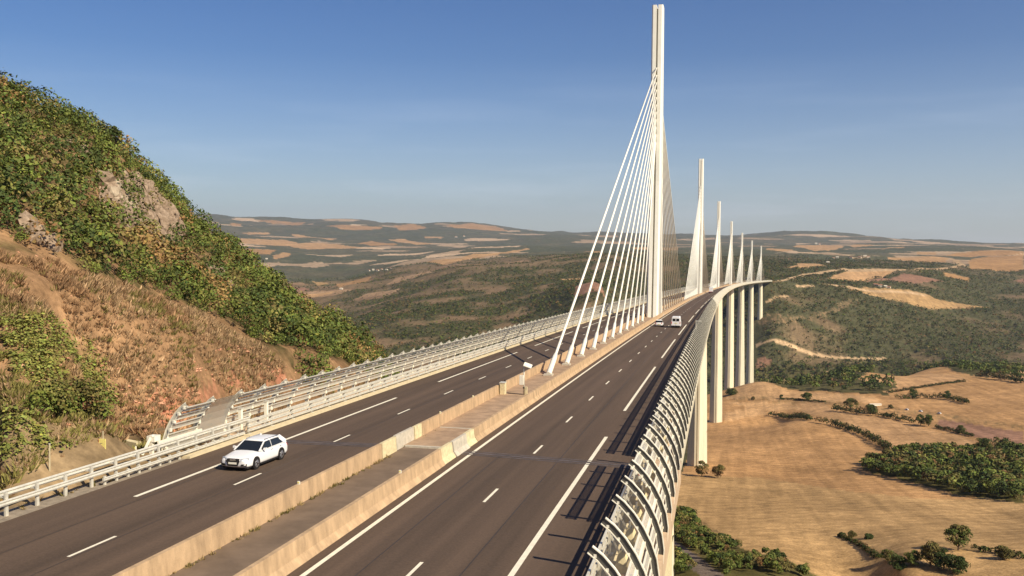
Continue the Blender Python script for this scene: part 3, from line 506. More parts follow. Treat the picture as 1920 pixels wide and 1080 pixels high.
# =============== wind screens ===============
RIB=[(16.02,-.35),(16.06,.25),(15.97,.88),(15.76,1.48),(15.47,2.04),(15.12,2.55),(14.74,2.96),(14.42,3.20)]
def rib_mesh(sd):
    mb=MB(); n=len(RIB); vs=[];fs=[]
    def layer(off,w):
        r=[]
        for i,(u,z) in enumerate(RIB):
            a=RIB[max(0,i-1)];b=RIB[min(n-1,i+1)]; t=Vector((b[0]-a[0],b[1]-a[1])).normalized(); nx,nz=t.y,-t.x
            r.append((sd*(u+nx*off-16),z+nz*off,w))
        return r
    def strip(o0,o1,w0):
        A=layer(o0,w0);B=layer(o1,w0); vs=[]
        for a,b in zip(A,B): vs+=[(a[0],-w0,a[1]),(a[0],w0,a[1]),(b[0],w0,b[1]),(b[0],-w0,b[1])]
        fs=[]
        for i in range(n-1):
            for j in range(4): fs.append((i*4+j,i*4+(j+1)%4,(i+1)*4+(j+1)%4,(i+1)*4+j))
        fs+=[(3,2,1,0),tuple((n-1)*4+j for j in range(4))]; mb.add(vs,fs)
    strip(.05,.085,.07); strip(-.20,-.17,.075)
    # slat brackets down the inner face
    for k in range(1,n-1):
        u,z=RIB[k]; x=sd*(u-16-.20); q_=.10 if sd<0 else .05; mb.box(x-.04,x+q_,-q_,q_,z-q_,z+q_)
    return mb
def rib_web(sd):
    mb=MB(); A=ribprof(.05); B=ribprof(-.17); n=len(RIB); vs=[]
    for a,b in zip(A,B): vs+=[(sd*(a[0]-16),-.02,a[1]),(sd*(a[0]-16),.02,a[1]),(sd*(b[0]-16),.02,b[1]),(sd*(b[0]-16),-.02,b[1])]
    mb.add(vs,[(i*4+j,i*4+(j+1)%4,(i+1)*4+(j+1)%4,(i+1)*4+j) for i in range(n-1) for j in range(4)]); return mb
def ribprof(off):
    n=len(RIB); r=[]
    for i,(u,z) in enumerate(RIB):
        a=RIB[max(0,i-1)];b=RIB[min(n-1,i+1)]; t=Vector((b[0]-a[0],b[1]-a[1])).normalized(); r.append((u+t.y*off,z-t.x*off))
    return r
def at_len(P,t):
    d=[0]
    for i in range(1,len(P)): d.append(d[-1]+math.hypot(P[i][0]-P[i-1][0],P[i][1]-P[i-1][1]))
    x=t*d[-1]
    for i in range(1,len(P)):
        if x<=d[i]+1e-9:
            w=(x-d[i-1])/(d[i]-d[i-1]); return (P[i-1][0]*(1-w)+P[i][0]*w,P[i-1][1]*(1-w)+P[i][1]*w)
    return P[-1]
PITCH=3.4
def screen(sd,s_start,label):
    e=empty('wind_screen',road(-203.6,sd*16,0),0,label,'wind screen'); base=Vector(e.location)
    wm=None; S=[]
    k=math.ceil((s_start+203.6)/PITCH-1e-6)
    while -203.6+PITCH*k<S1: S.append(-203.6+PITCH*k); k+=1
    if sd<0: S=[-210.6,-207.3]+[q for q in S if q>-204]
    first=S[:100]; rest=S[100:]
    me=None
    for s in first:
        P=road(s,sd*16,0)
        if me is None:
            mb=rib_mesh(sd); o=mb.build('rib','white',e); me=o.data
        else: o=link('rib',me,None,e)
        o.location=Vector(P)-base; o.rotation_euler=(0,0,-KCURV*s)
        if wm is None: w_=rib_web(sd).build('web','webshade' if sd>0 else 'steel',o); wm=w_.data  # right webs darkened for flange shadow, left webs plain steel
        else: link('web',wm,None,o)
    mb=MB()
    for s in rest:
        P=road(s,sd*16,0); Q=[(P[0]+sd*(u-16),P[2]+z) for u,z in RIB[::1]]; vs=[];fs=[]
        for (x,z) in Q: vs+=[(x-.08*sd,P[1]-.07,z),(x-.08*sd,P[1]+.07,z),(x+.08*sd,P[1]+.07,z),(x+.08*sd,P[1]-.07,z)]
        for i in range(len(Q)-1):
            for j in range(4): fs.append((i*4+j,i*4+(j+1)%4,(i+1)*4+(j+1)%4,(i+1)*4+j))
        mb.add(vs,fs)
    o=vb(mb,'rib','white',e); o['kind']='stuff'
    # translucent slats, one run per height
    P=ribprof(-.20); ns=5
    for i in range(ns):
        t0=.13+i*.185; t1=t0+(.075 if sd>0 else .085); a=at_len(P,t0); b=at_len(P,t1); mid=((a[0]+b[0])/2+.05,(a[1]+b[1])/2)
        mb=MB(); segs=[]
        st=S[0] if sd<0 else (S[0] if i<3 else -221.0)
        if sd<0: segs=[(-210.6,-207.3),(-203.6,S1)]
        else: segs=[(st,-208.6),(-204.6,S1)]
        for s0,s1 in segs:
            if s1>s0: 
                pr=[(sd*a[0],a[1]),(sd*mid[0],mid[1]),(sd*b[0],b[1]),(sd*(b[0]-.02),b[1]-.01),(sd*(mid[0]-.03),mid[1]-.01),(sd*(a[0]-.02),a[1]+.0)]
                mb.sweep(pr,srange(s0,s1,PITCH,PITCH*4,200))
        vb(mb,'slat','acrylic',e)
        mb=MB()
        for s0,s1 in segs:
            if s1>s0:
                mb.sweep([(sd*(a[0]-.04),a[1]-.045),(sd*(a[0]+.025),a[1]-.045),(sd*(a[0]+.025),a[1]+.02),(sd*(a[0]-.04),a[1]+.02)],srange(s0,s1,6,14,200))
                mb.sweep([(sd*(b[0]-.04),b[1]-.02),(sd*(b[0]+.025),b[1]-.02),(sd*(b[0]+.025),b[1]+.04),(sd*(b[0]-.04),b[1]+.04)],srange(s0,s1,6,14,200))
        vb(mb,'slat_edge','white' if sd>0 else 'steel',e)
    # mid rail carried by the ribs on the road side
    mb=MB(); s0=-203.6 if sd<0 else S[0]; mb.sweep(rbox(*sorted((sd*15.50,sd*15.60)),1.42,1.53),srange(s0,S1,6,14,200))
    if sd<0: mb.sweep(rbox(-15.6,-15.5,.85,.98),[-211.9,-207.0])
    vb(mb,'mid_rail','white',e)
    if sd<0:
        mb=MB(); pr=[(-u,z) for u,z in P]; pr2=[(-u+.02,z) for u,z in P][::-1]; mb.sweep(pr+pr2,[-207.2,-203.7]); vb(mb,'mesh_panel','acrylic',e)
    return e
screen(-1,-203.6,'curved wind screen of white ribs and grey slats along the left bridge edge')
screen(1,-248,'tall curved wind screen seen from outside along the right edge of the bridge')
# grey mesh closing the joint gap on the left, with its end post and brace
e=empty('screen_end_frame',road(-211.9,-16,0),0,'white braced end post where the left wind screen starts, by the sign','end post')
mb=MB(); mb.box(-.12,.12,-.1,.1,-.3,1.35); mb.build('post','white',e); mb=MB(); mb.bar((0,-.1,1.2),(0,-1.5,-.3),.10,.14); mb.build('brace','white',e)
mb=MB(); mb.box(-.25,.3,-.12,.5,.95,1.3); mb.build('bracket','white',e)
for s,lab in((-203.0,'short white post standing at the joint of the left wind screen, nearer one'),(-199.2,'short white post standing inside the left wind screen, farther one')):
    e=empty('screen_post',road(s,-14.9,0.03),0,lab,'post','white posts by the left screen joint'); mb=MB(); mb.box(-.11,.11,-.13,.13,0,1.75); mb.build('post','white',e); mb=MB(); mb.box(-.15,.15,-.17,.17,1.75,1.82); mb.build('cap','steel',e)
# =============== safety rails ===============
def guard(sd,s0,s1,label,u=13.92,pitch=3.4,zb=.16,beams=((.42,.10),(.72,.10),(1.06,.09)),hand=True,mount=0.0):
    e=empty('safety_rail',road(s0,sd*u,0),0,label,'guard rail'); base=Vector(e.location)
    me=None; n=0; s=s0+.3; mb=MB()
    while s<s1:
        P=road(s,sd*u,0)
        if n<100:
            if me is None:
                q=MB(); q.box(-.05,.05,-.09,.09,zb-.02,1.1); q.box(-.16,.16,-.16,.16,zb-.02,zb+.05)
                if hand: q.bar((sd*.05,0,.95),(sd*.45,0,zb),.06,.08)
                o=q.build('post','steel',e); me=o.data
            else: o=link('post',me,None,e)
            o.location=Vector(P)-base
        else: mb.box(P[0]-.05,P[0]+.05,P[1]-.09,P[1]+.09,P[2]+zb-.02,P[2]+1.1)
        n+=1; s+=pitch
    if mb.v: o=vb(mb,'post','steel',e); o['kind']='stuff'
    for z,h in beams:
        b=MB(); b.sweep([(sd*(u-.16),z-h),(sd*(u-.19),z-h*.5),(sd*(u-.14),z),(sd*(u-.19),z+h*.5),(sd*(u-.16),z+h),(sd*(u-.08),z+h*.8),(sd*(u-.08),z-h*.8)],srange(s0,s1,6,14,200)); vb(b,'beam','steel',e)
    return e
guard(-1,-204.0,S1,'low three beam safety rail on the kerb of the bridge, left carriageway')
guard(1,-204.0,S1,'low three beam safety rail on the right kerb in front of the wind screen')
guard(1,-300,-206.8,'safety rail of the approach beside the right carriageway at the bottom of the view',u=13.95,pitch=3.4)
# approach rail on the left: twin beam, sloping down to a joint
e=guard(-1,-300,-204.4,'twin beam white guard rail along the left verge before the bridge',u=14.3,pitch=2.0,zb=-.12,beams=((.66,.14),),hand=False)
b=MB(); b.sweep([(-14.72,.78),(-14.66,.86),(-14.72,.94),(-14.66,1.02),(-14.72,1.10),(-14.80,1.06),(-14.80,.82)],srange(-300,-202)); vb(b,'beam','steel',e)
b=MB()
s=-299.7
while s<-203: P=road(s,-14.55,.0); b.box(P[0]-.3,P[0]+.3,P[1]-.05,P[1]+.05,P[2]+.82,P[2]+.90); s+=2
vb(b,'spacer','steel',e)
e=guard(-1,-219.4,-204.4,'short low extra rail in front of the left guard rail, rising towards the bridge kerb',u=13.95,pitch=1.0,zb=-.1,beams=((.34,.10),),hand=False)
for o in list(e.children):
    if o.name.startswith('post'): o.scale=(.9,.8,.42)
# kerb nose before the deck, left
b=MB(); b.sweep(rbox(-14.35,-13.42,-.04,.14),[-211.8,-208,-204.5]); tag(b.build('kerb_nose','kerb'),'cream concrete kerb end beside the asphalt left of the white estate car','kerb')
b=MB(); b.sweep(rbox(13.42,14.35,-.04,.15),srange(-320,-204.5)); tag(b.build('approach_kerb','kerb'),'cream kerb of the approach below the right wind screen','kerb')
b=MB(); b.sweep(rbox(14.36,16.1,-1.2,.04),srange(-320,-204.5)); tag(b.build('approach_ledge','walk'),'tan concrete ledge behind the right hand kerb of the approach','ledge')
# =============== median equipment ===============
P=road(-177.0,.25,.1)
e=empty('monitoring_mast',P,0,'thin grey pole with a pale cabinet and tilted panel standing in the median','mast')
b=MB(); b.tube((0,0,0),(0,0,2.9),.07,.055,n=10); b.build('pole','steel',e,smooth=True)
b=MB(); b.box(-.42,-.02,-.17,.17,.95,1.85); b.build('cabinet','white',e,bevel=.02); b=MB(); b.box(.10,.32,-.15,.15,0,.75); b.build('plinth','concrete_cream',e)
b=MB(); b.add([(0,-.3,2.85),(.75,-.3,2.62),(.75,.35,2.85),(0,.35,3.1),(0,-.3,2.79),(.75,-.3,2.56),(.75,.35,2.79),(0,.35,3.04)],[(0,1,2,3),(7,6,5,4),(0,4,5,1),(1,5,6,2),(2,6,7,3),(3,7,4,0)]); b.build('panel','white',e)
b=MB(); b.tube((0,0,.6),(.0,0,.72),.10,n=10); b.build('clamp','dark',e)
e=empty('utility_cabinet',road(-177.2,-1.75,.1),0,'small cream cabinet leaning against the far median barrier near the pole','cabinet')
b=MB(); b.box(-.25,.25,-.35,.35,0,1.1); b.build('body','concrete_cream',e,bevel=.02); b=MB(); b.box(-.28,.28,-.38,.38,1.1,1.16); b.build('lid','steel',e); b=MB(); b.tube((.05,.5,.0),(.05,.5,1.3),.05); b.tube((.05,.7,.0),(.05,.7,1.2),.05); b.build('pipe','dark',e)
b=MB(); b.bar(road(-176.6,-1.4,.13),road(-177.0,.1,.13),.14,.06); tag(b.build('cable_cover','dark'),'dark cable cover crossing the median from the cabinet to the pole','cable cover')
# small lamp post on the right screen further along
e=empty('roadside_mast',road(-108.5,14.6,0),0,'slim T shaped post standing behind the right safety rail beside the wind screen','mast')
b=MB(); b.tube((0,0,0),(0,0,4.2),.06); b.build('pole','steel',e); b=MB(); b.box(-.1,.9,-.08,.08,4.15,4.28); b.build('arm','steel',e)
e=empty('lane_marker',road(-214.2,14.5,.1),0,'little red and white marker panel on the right safety rail','marker')
b=MB(); b.box(-.25,.25,-.03,.03,1.05,1.17); b.build('red_band','red',e); b=MB(); b.box(-.25,.25,-.03,.03,.88,1.04); b.build('white_band','white',e); b=MB(); b.box(-.03,.03,-.03,.03,0,.88); b.build('post','steel',e)
# hardware under the near right screen: cream access hoods between ribs
for k in range(-8,4):
    s=-203.6+PITCH*k+1.1
    if -206.8<s<-203.6: continue
    e=empty('rail_bracket',road(s,14.65,.05),0,'cream triangular rail bracket on the ledge inside the right wind screen near the camera','bracket','cream brackets inside the right wind screen')
    b=MB(); b.add([(-.35,-.5,0),(.3,-.6,0),(.35,.6,0),(-.3,.5,0),(-.15,-.2,.75),(.05,-.2,.75),(.05,.25,.75),(-.15,.25,.75)],[(3,2,1,0),(4,5,6,7),(0,1,5,4),(1,2,6,5),(2,3,7,6),(3,0,4,7)]); b.build('body','concrete_cream',e); b=MB(); b.tube((-.05,0,.75),(-.05,0,1.0),.05); b.build('pin','steel',e)
# =============== signs and posts on the left verge ===============
def gz(x,y): return float(ground(x,y)[0])
e=empty('road_sign',(-15.4,-216.0,6.5),0,'small pale yellow square sign on a wooden post behind the left guard rail','sign'); 
b=MB(); b.tube((0,.06,-.3),(0,.06,2.2),.04); b.build('post','wood',e); b=MB(); b.box(-.22,.22,-.02,.02,1.0,1.76); o=b.build('plate','yellow',e); b=MB(); b.box(-.12,.13,-.026,-.021,1.25,1.30); b.box(-.13,.02,-.026,-.021,1.48,1.52); b.build('marking',mat('faded_print',(.30,.26,.14)),o)
b=MB(); b.box(-.235,-.221,-.025,.025,1.0,1.76); b.build('edge','red',e)
e=empty('marker_post',(-15.4,-220.28,6.55),0,'tall bare pale post in the grass, leftmost on the verge','post'); b=MB(); b.tube((0,0,0),(.04,0,2.3),.05,.045); b.build('shaft','wood',e); b=MB(); b.tube((.04,0,2.3),(.04,0,2.34),.055); b.build('cap','steel',e)
e=empty('marker_post',(-15.5,-212.8,6.4),0,'short white post between the yellow sign and the screen end','post'); b=MB(); b.tube((0,0,-.2),(0,0,.75),.045); b.build('shaft','white',e); b=MB(); b.box(-.08,.0,-.05,.05,.4,.7); b.build('reflector','yellow',e)
b=MB(); b.add([(-20.5,-209.6,gz(-20.5,-209.6)-.5),(-17.2,-210.4,gz(-17.2,-210.4)-.5),(-17.1,-210.0,gz(-17.1,-210)-.5),(-20.4,-209.2,gz(-20.4,-209.2)-.5),(-20.5,-209.6,6.9),(-17.2,-210.4,6.75),(-17.1,-210.0,6.75),(-20.4,-209.2,6.9)],[(3,2,1,0),(4,5,6,7),(0,1,5,4),(1,2,6,5),(2,3,7,6),(3,0,4,7)]); tag(b.build('low_wall','concrete_cream'),'low cream concrete wall at the foot of the slope by the bush','wall')
# =============== vehicles ===============
def loft(st,name,m,parent,cap=True,smooth=True):
    mb=MB(); n=len(st[0]); vs=[v for r in st for v in r]; fs=[]
    for i in range(len(st)-1):
        for j in range(n): fs.append((i*n+j,i*n+(j+1)%n,(i+1)*n+(j+1)%n,(i+1)*n+j))
    if cap: fs+=[tuple(range(n))[::-1],tuple((len(st)-1)*n+j for j in range(n))]
    mb.add(vs,fs); return mb.build(name,m,parent,smooth=False,bevel=0)
def sect(y,w,z0,z1,r=.12,tumble=0.0):
    # closed cross-section, bottom to top; tumblehome narrows the top
    wt=w-tumble; return [(-w+.05,y,z0),(w-.05,y,z0),(w,y,z0+.10),(w+.0,y,(z0+z1)*.5),(w-.02,y,z1-r),(wt-r*1.2,y,z1),(0,y,z1+.025),(-wt+r*1.2,y,z1),(-w+.02,y,z1-r),(-w,y,(z0+z1)*.5),(-w,y,z0+.10)]
def wheel(e,x,y,r,w):
    b=MB(); b.tube((x-w/2,y,r),(x+w/2,y,r),r,n=24); t=b.build('wheel','dark',e)
    sg=1 if x>0 else -1; b=MB(); b.tube((x+sg*(w/2-.02),y,r),(x+sg*(w/2+.012),y,r),r*.66,n=20)
    b2=b.build('rim','alloy',t); b=MB()
    for k in range(5):
        a=k*2*math.pi/5; b.bar((x+sg*(w/2+.02),y,r),(x+sg*(w/2+.02),y+math.cos(a)*r*.6,r+math.sin(a)*r*.6),.05,.05,up=(1,0,0))
    b.build('spokes','chrome',t)
def estate(s,u,label):
    e=empty('estate_car',road(s,u,.008),0,label,'car'); e.rotation_euler=(0,0,math.radians(-1.2)); e.rotation_euler.x=math.atan(SLOPE)
    # front of the car towards -y ; length 4.95
    W=.92
    st=[sect(-2.47,.62,.38,.62,.08),sect(-2.43,.80,.24,.70,.1),sect(-2.25,.89,.20,.78,.12),sect(-1.9,W,.19,.85,.12),sect(-1.4,.935,.19,.91,.12),sect(-1.0,.935,.19,.955,.10),sect(0,.93,.19,.98,.08),sect(1.2,.93,.19,1.0,.08),sect(1.95,.925,.20,1.02,.1),sect(2.3,.90,.24,1.0,.12),sect(2.44,.82,.30,.92,.12),sect(2.47,.74,.40,.80,.1)]
    body=loft(st,'body','carwhite',e); bv=body.modifiers.new('s','SUBSURF'); bv.levels=1; bv.render_levels=1; body.data.shade_smooth()
    # glasshouse
    gl=[]
    def gs(y,wb,wt,zb,zt): return [(-wb,y,zb),(wb,y,zb),(wt,y,zt),(-wt,y,zt)]
    # windscreen slope: y -.95 belt -> y -.1 roof
    mb=MB(); mb.add([(-.80,-1.02,.93),(.80,-1.02,.93),(.62,-.18,1.40),(-.62,-.18,1.40)],[(0,1,2,3)]); mb.add([(-.80,-.98,.90),(.80,-.98,.90),(.62,-.14,1.37),(-.62,-.14,1.37)],[(3,2,1,0)]); mb.build('windscreen','glass',e)
    for sg in(-1,1):
        mb=MB(); mb.add([(sg*.865,-.70,.965),(sg*.868,1.75,1.0),(sg*.70,1.45,1.36),(sg*.69,.2,1.405),(sg*.70,-.10,1.37)],[(0,1,2,3,4) if sg>0 else (4,3,2,1,0)]); mb.add([(sg*.845,-.70,.94),(sg*.848,1.75,.97),(sg*.68,1.45,1.34),(sg*.67,.2,1.385),(sg*.68,-.10,1.35)],[(4,3,2,1,0) if sg>0 else (0,1,2,3,4)]); mb.build('side_window','glass',e)
    # white cabin shell: pillars + roof
    mb=MB()
    for sg in(-1,1):
        mb.bar((sg*.83,-1.02,.94),(sg*.655,-.14,1.40),.07,.06); mb.bar((sg*.862,.42,.97),(sg*.70,.42,1.40),.035,.03,up=(0,1,0)); mb.bar((sg*.83,2.1,1.0),(sg*.66,1.6,1.36),.10,.34,up=(0,1,0)); mb.bar((sg*.875,-.95,.955),(sg*.88,2.1,1.01),.03,.05)
    mb.build('pillar','carwhite',e)
    rs=[]
    for y,w,z in((-.20,.60,1.395),(.1,.66,1.435),(.7,.675,1.45),(1.3,.66,1.435),(1.75,.62,1.40),(1.95,.60,1.375)): rs.append([(-w-.05,y,z-.05),(w+.05,y,z-.05),(w+.02,y,z-.005),(w*.6,y,z+.03),(-w*.6,y,z+.03),(-w-.02,y,z-.005)])
    r=loft(rs,'roof','carwhite',e); r.data.shade_smooth()
    for sg in(-1,1):
        mb=MB(); mb.bar((sg*.60,-.02,1.475),(sg*.60,1.6,1.47),.035,.035); mb.build('roof_rail','chrome',e)
    mb=MB(); mb.add([(-.66,2.42,.98),(.66,2.42,.98),(.56,1.98,1.36),(-.56,1.98,1.36)],[(3,2,1,0)]); mb.build('rear_window','glass',e)
    mb=MB(); mb.hexa([(-.80,1.7,.95),(.80,1.7,.95),(.80,2.38,.95),(-.80,2.38,.95)],[(-.60,1.6,1.36),(.60,1.6,1.36),(.58,1.94,1.34),(-.58,1.94,1.34)]); mb.build('tailgate','carwhite',e)
    # nose
    mb=MB(); mb.add([(-.40,-2.50,.74),(.40,-2.50,.74),(.44,-2.52,.60),(.32,-2.54,.33),(-.32,-2.54,.33),(-.44,-2.52,.60)],[(0,5,4,3,2,1)]); mb.add([(-.40,-2.40,.74),(.40,-2.40,.74),(.44,-2.40,.60),(.32,-2.40,.33),(-.32,-2.40,.33),(-.44,-2.40,.60)],[(0,1,2,3,4,5)]); g_=mb.build('grille','dark',e)
    mb=MB()
    for k in range(4): mb.tube((-.135+.09*k,-2.525,.685),(-.135+.09*k,-2.535,.685),.055,n=14)
    mb.build('emblem','chrome',g_)
    mb=MB(); mb.box(-.26,.26,-2.575,-2.55,.44,.55); mb.build('number_plate','white',e)
    for sg in(-1,1):
        mb=MB(); mb.hexa([(sg*.48,-2.49,.60),(sg*.86,-2.27,.60),(sg*.80,-2.2,.60),(sg*.44,-2.4,.60)][::sg],[(sg*.46,-2.44,.74),(sg*.87,-2.16,.76),(sg*.80,-2.1,.76),(sg*.44,-2.3,.74)][::sg]); mb.build('headlight','lamp',e)
        mb=MB(); mb.hexa([(sg*.50,-2.50,.32),(sg*.82,-2.40,.32),(sg*.80,-2.3,.32),(sg*.50,-2.4,.32)][::sg],[(sg*.54,-2.515,.44),(sg*.85,-2.38,.46),(sg*.80,-2.3,.46),(sg*.5,-2.4,.44)][::sg]); mb.build('air_intake','dark',e)
        mb=MB(); mb.hexa([(sg*.92,-.72,.98),(sg*1.12,-.70,1.0),(sg*1.12,-.58,1.0),(sg*.92,-.58,.98)][::sg],[(sg*.93,-.70,1.10),(sg*1.10,-.69,1.12),(sg*1.10,-.6,1.12),(sg*.93,-.6,1.10)][::sg]); mb.build('mirror','carwhite',e)
        mb=MB(); mb.box(*sorted((sg*.935,sg*.955)),.20,.40,.86,.885); mb.box(*sorted((sg*.935,sg*.955)),1.25,1.45,.88,.905); mb.build('door_handle','chrome',e)
        mb=MB(); mb.hexa([(sg*.50,2.47,.72),(sg*.86,2.36,.72),(sg*.84,2.2,.72),(sg*.5,2.3,.72)][::sg],[(sg*.5,2.45,.86),(sg*.85,2.33,.88),(sg*.84,2.2,.88),(sg*.5,2.3,.86)][::sg]); mb.build('tail_light','red',e)
        for y in(-1.48,1.46):
            mb=MB(); mb.tube((sg*.70,y,.36),(sg*.948,y,.36),.395,n=24); mb.build('wheel_arch','dark',e); wheel(e,sg*.855,y,.335,.22)
        mb=MB(); mb.box(*sorted((sg*.90,sg*.945)),-1.0,1.0,.19,.24); mb.build('sill','dark',e)
    mb=MB(); mb.box(-.8,.8,-2.3,2.3,.15,.24); mb.build('underbody','dark',e)
    return e
estate(-211.9,-8.95,'white estate car with roof rails driving towards the camera on the left carriageway')
def hatch(loc,rz,label,L_=4.1,m='carwhite',group=None,pitch=True):
    e=empty('hatchback',loc,rz,label,'car',group)
    if pitch: e.rotation_euler.x=math.atan(SLOPE)
    h=L_/2; st=[sect(-h,.60,.35,.75),sect(-h+.08,.80,.25,.90),sect(-h+.5,.86,.2,.95),sect(0,.87,.2,.96),sect(h-.9,.87,.2,.86),sect(h-.25,.82,.2,.74),sect(h,.66,.35,.6)]
    b=loft(st,'body',m,e); b.data.shade_smooth()
    mb=MB(); mb.hexa([(-.80,-h+.12,.92),(.80,-h+.12,.92),(.80,h-1.05,.92),(-.80,h-1.05,.92)],[(-.62,-h+.45,1.40),(.62,-h+.45,1.40),(.62,.35,1.42),(-.62,.35,1.42)]); mb.build('window_band','glass',e)
    mb=MB(); mb.hexa([(-.64,-h+.40,1.38),(.64,-h+.40,1.38),(.64,.38,1.40),(-.64,.38,1.40)],[(-.56,-h+.5,1.46),(.56,-h+.5,1.46),(.56,.25,1.48),(-.56,.25,1.48)]); mb.build('roof',m,e)
    for sg in(-1,1):
        mb=MB(); mb.box(*sorted((sg*.55,sg*.80)),-h-.0,-h+.05,.70,.86); mb.build('tail_light','red',e)
        for y in(-h+.75,h-.8): wheel(e,sg*.78,y,.31,.2)
    mb=MB(); mb.box(-.24,.24,-h-.03,-h-.01,.48,.58); mb.build('number_plate','yellow',e)
    return e
hatch(road(-50.2,4.75,.008),0,'small pale hatchback in the fast lane just left of the white van')
def van(loc,rz,label,L_=5.6,m='carwhite',group=None):
    e=empty('panel_van',loc,rz,label,'van',group); e.rotation_euler.x=math.atan(SLOPE); h=L_/2
    def vs(y,w,z0,z1): return [(-w,y,z0),(w,y,z0),(w,y,z0+.5),(w-.02,y,z0+1.0),(w-.12,y,z1-.12),(w-.25,y,z1),(-w+.25,y,z1),(-w+.12,y,z1-.12),(-w+.02,y,z0+1.0),(-w,y,z0+.5)]
    b=loft([vs(-h,.95,.35,2.40),vs(-h+.06,1.0,.3,2.46),vs(0,1.0,.3,2.5),vs(h-1.9,1.0,.3,2.48),vs(h-1.25,.98,.3,2.30),vs(h-.75,.97,.3,1.55),vs(h-.1,.92,.3,1.15),vs(h,.80,.4,.9)],'body',m,e)
    for sg in(-1,1):
        mb=MB(); mb.box(*sorted((sg*.08,sg*.74)),-h-.012,-h+.01,1.45,2.05); mb.build('rear_window','glass',e)
        mb=MB(); mb.box(*sorted((sg*.86,sg*.99)),-h-.02,-h+.02,.9,1.35); mb.build('tail_light','red',e)
        mb=MB(); mb.add([(sg*1.005,h-1.95,1.4),(sg*1.0,h-1.0,1.35),(sg*.93,h-1.25,2.0),(sg*.94,h-1.95,2.05)],[(0,1,2,3) if sg>0 else (3,2,1,0)]); mb.build('side_window','glass',e)
        mb=MB(); mb.box(*sorted((sg*1.02,sg*1.22)),h-1.2,h-1.1,1.35,1.65); mb.build('mirror','dark',e)
        for y in(-h+1.0,h-.95): wheel(e,sg*.92,y,.34,.2)
    mb=MB(); mb.box(-.95,.95,-h-.06,-h+.1,.3,.5); mb.build('bumper','dark',e); mb=MB(); mb.box(-.26,.26,-h-.035,-h-.01,.95,1.06); mb.build('number_plate','yellow',e)
    mb=MB(); mb.box(-.01,.01,-h-.014,-h+.01,.5,2.3); mb.build('door_seam','dark',e)
    return e
van(road(-52.6,8.75,.008),0,'white panel van seen from behind in the slow lane beside the first pylon')
e=empty('box_lorry',road(384,5.9,.008),-KCURV*384,'white box lorry far down the right carriageway near the third pylon','lorry')
mb=MB(); mb.box(-1.27,1.27,-4,4,1.1,3.9); mb.build('box_body','carwhite',e,bevel=.05); mb=MB(); mb.hexa([(-1.2,4.25,.6),(1.2,4.25,.6),(1.2,6.2,.6),(-1.2,6.2,.6)],[(-1.15,4.25,3.1),(1.15,4.25,3.1),(1.15,5.6,3.1),(-1.15,5.6,3.1)]); mb.build('cab','carwhite',e)
mb=MB(); mb.box(-1.1,1.1,-3.9,4.3,.65,1.08); mb.build('chassis','dark',e); mb=MB(); mb.box(-1.2,1.2,-4.08,-4.0,.9,1.1); mb.build('tail_light','red',e)
for sg in(-1,1):
    for y in(-2.6,-1.4,4.9): wheel(e,sg*1.05,y,.5,.3)
# =============== vegetation ===============
G1=np.array((.110,.135,.030)); G2=np.array((.15,.175,.036)); G3=np.array((.060,.082,.022)); BR=np.array((.23,.14,.055)); OL=np.array((.17,.145,.045)); YG=np.array((.22,.21,.055))
def pick(n,w):
    P=np.array([G1,G2,G3,BR,OL,YG]); return P[rng.choice(6,size=n,p=np.array(w)/sum(w))]
polyof=lambda k:[p for c,p in BK['poly'] if c==k]
def scatter(n,x0,x1,y0,y1): return rng.uniform(x0,x1,n),rng.uniform(y0,y1,n)
# left hillside scrub oak: clumped and thinned by noise
x,y=scatter(26000,-165,-18,-255,60)
m=np.zeros(len(x),bool)
for p in polyof('woodn'): m|=inpoly(x+(fbm(x/9,y/9,3)-.47)*9,y+(fbm(x/9,y/9,4)-.47)*9,p)
D=np.hypot(x-CAM[0],y-CAM[1]); 
for p in polyof('rockb'): m&=(~inpoly(x,y,p))|(rng.random(len(x))<.24)
m&=(fbm(x/11,y/11,14)>.20)&(D<250)
x=x[m];y=y[m];D=D[m]; keep=rng.random(len(x))<.72; x=x[keep];y=y[keep];D=D[keep]
n=len(x); r=(.55+1.75*rng.random(n)**2.6)*(.8+.5*fbm(x/30,y/30,15)); tall=(rng.random(n)<.07)&(x>-62)&(y>-190); r=r*np.where(tall,1.35,1); z=ground(x,y); col=pick(n,[6,4.5,6,.9,2.2,.6])
hue=fbm(x/16,y/16,17); hz=(hue>.60)[:,None]; col=np.where(hz&(rng.random((n,1))<.6),BR*.9+OL*.3,col)
cen=np.stack([x,y,z+r*.75],1); rad=np.stack([r,r,r*(.85+.5*rng.random(n))*np.where(tall,1.3,1)],1); col=col*(.78+.5*rng.random((n,1)))
Q,c=leafcloud(cen,rad,120,r*.08+.04,col,cj=.26,shell=.62); o=quads('hillside_scrub',Q,c); tag(o,kind='stuff')
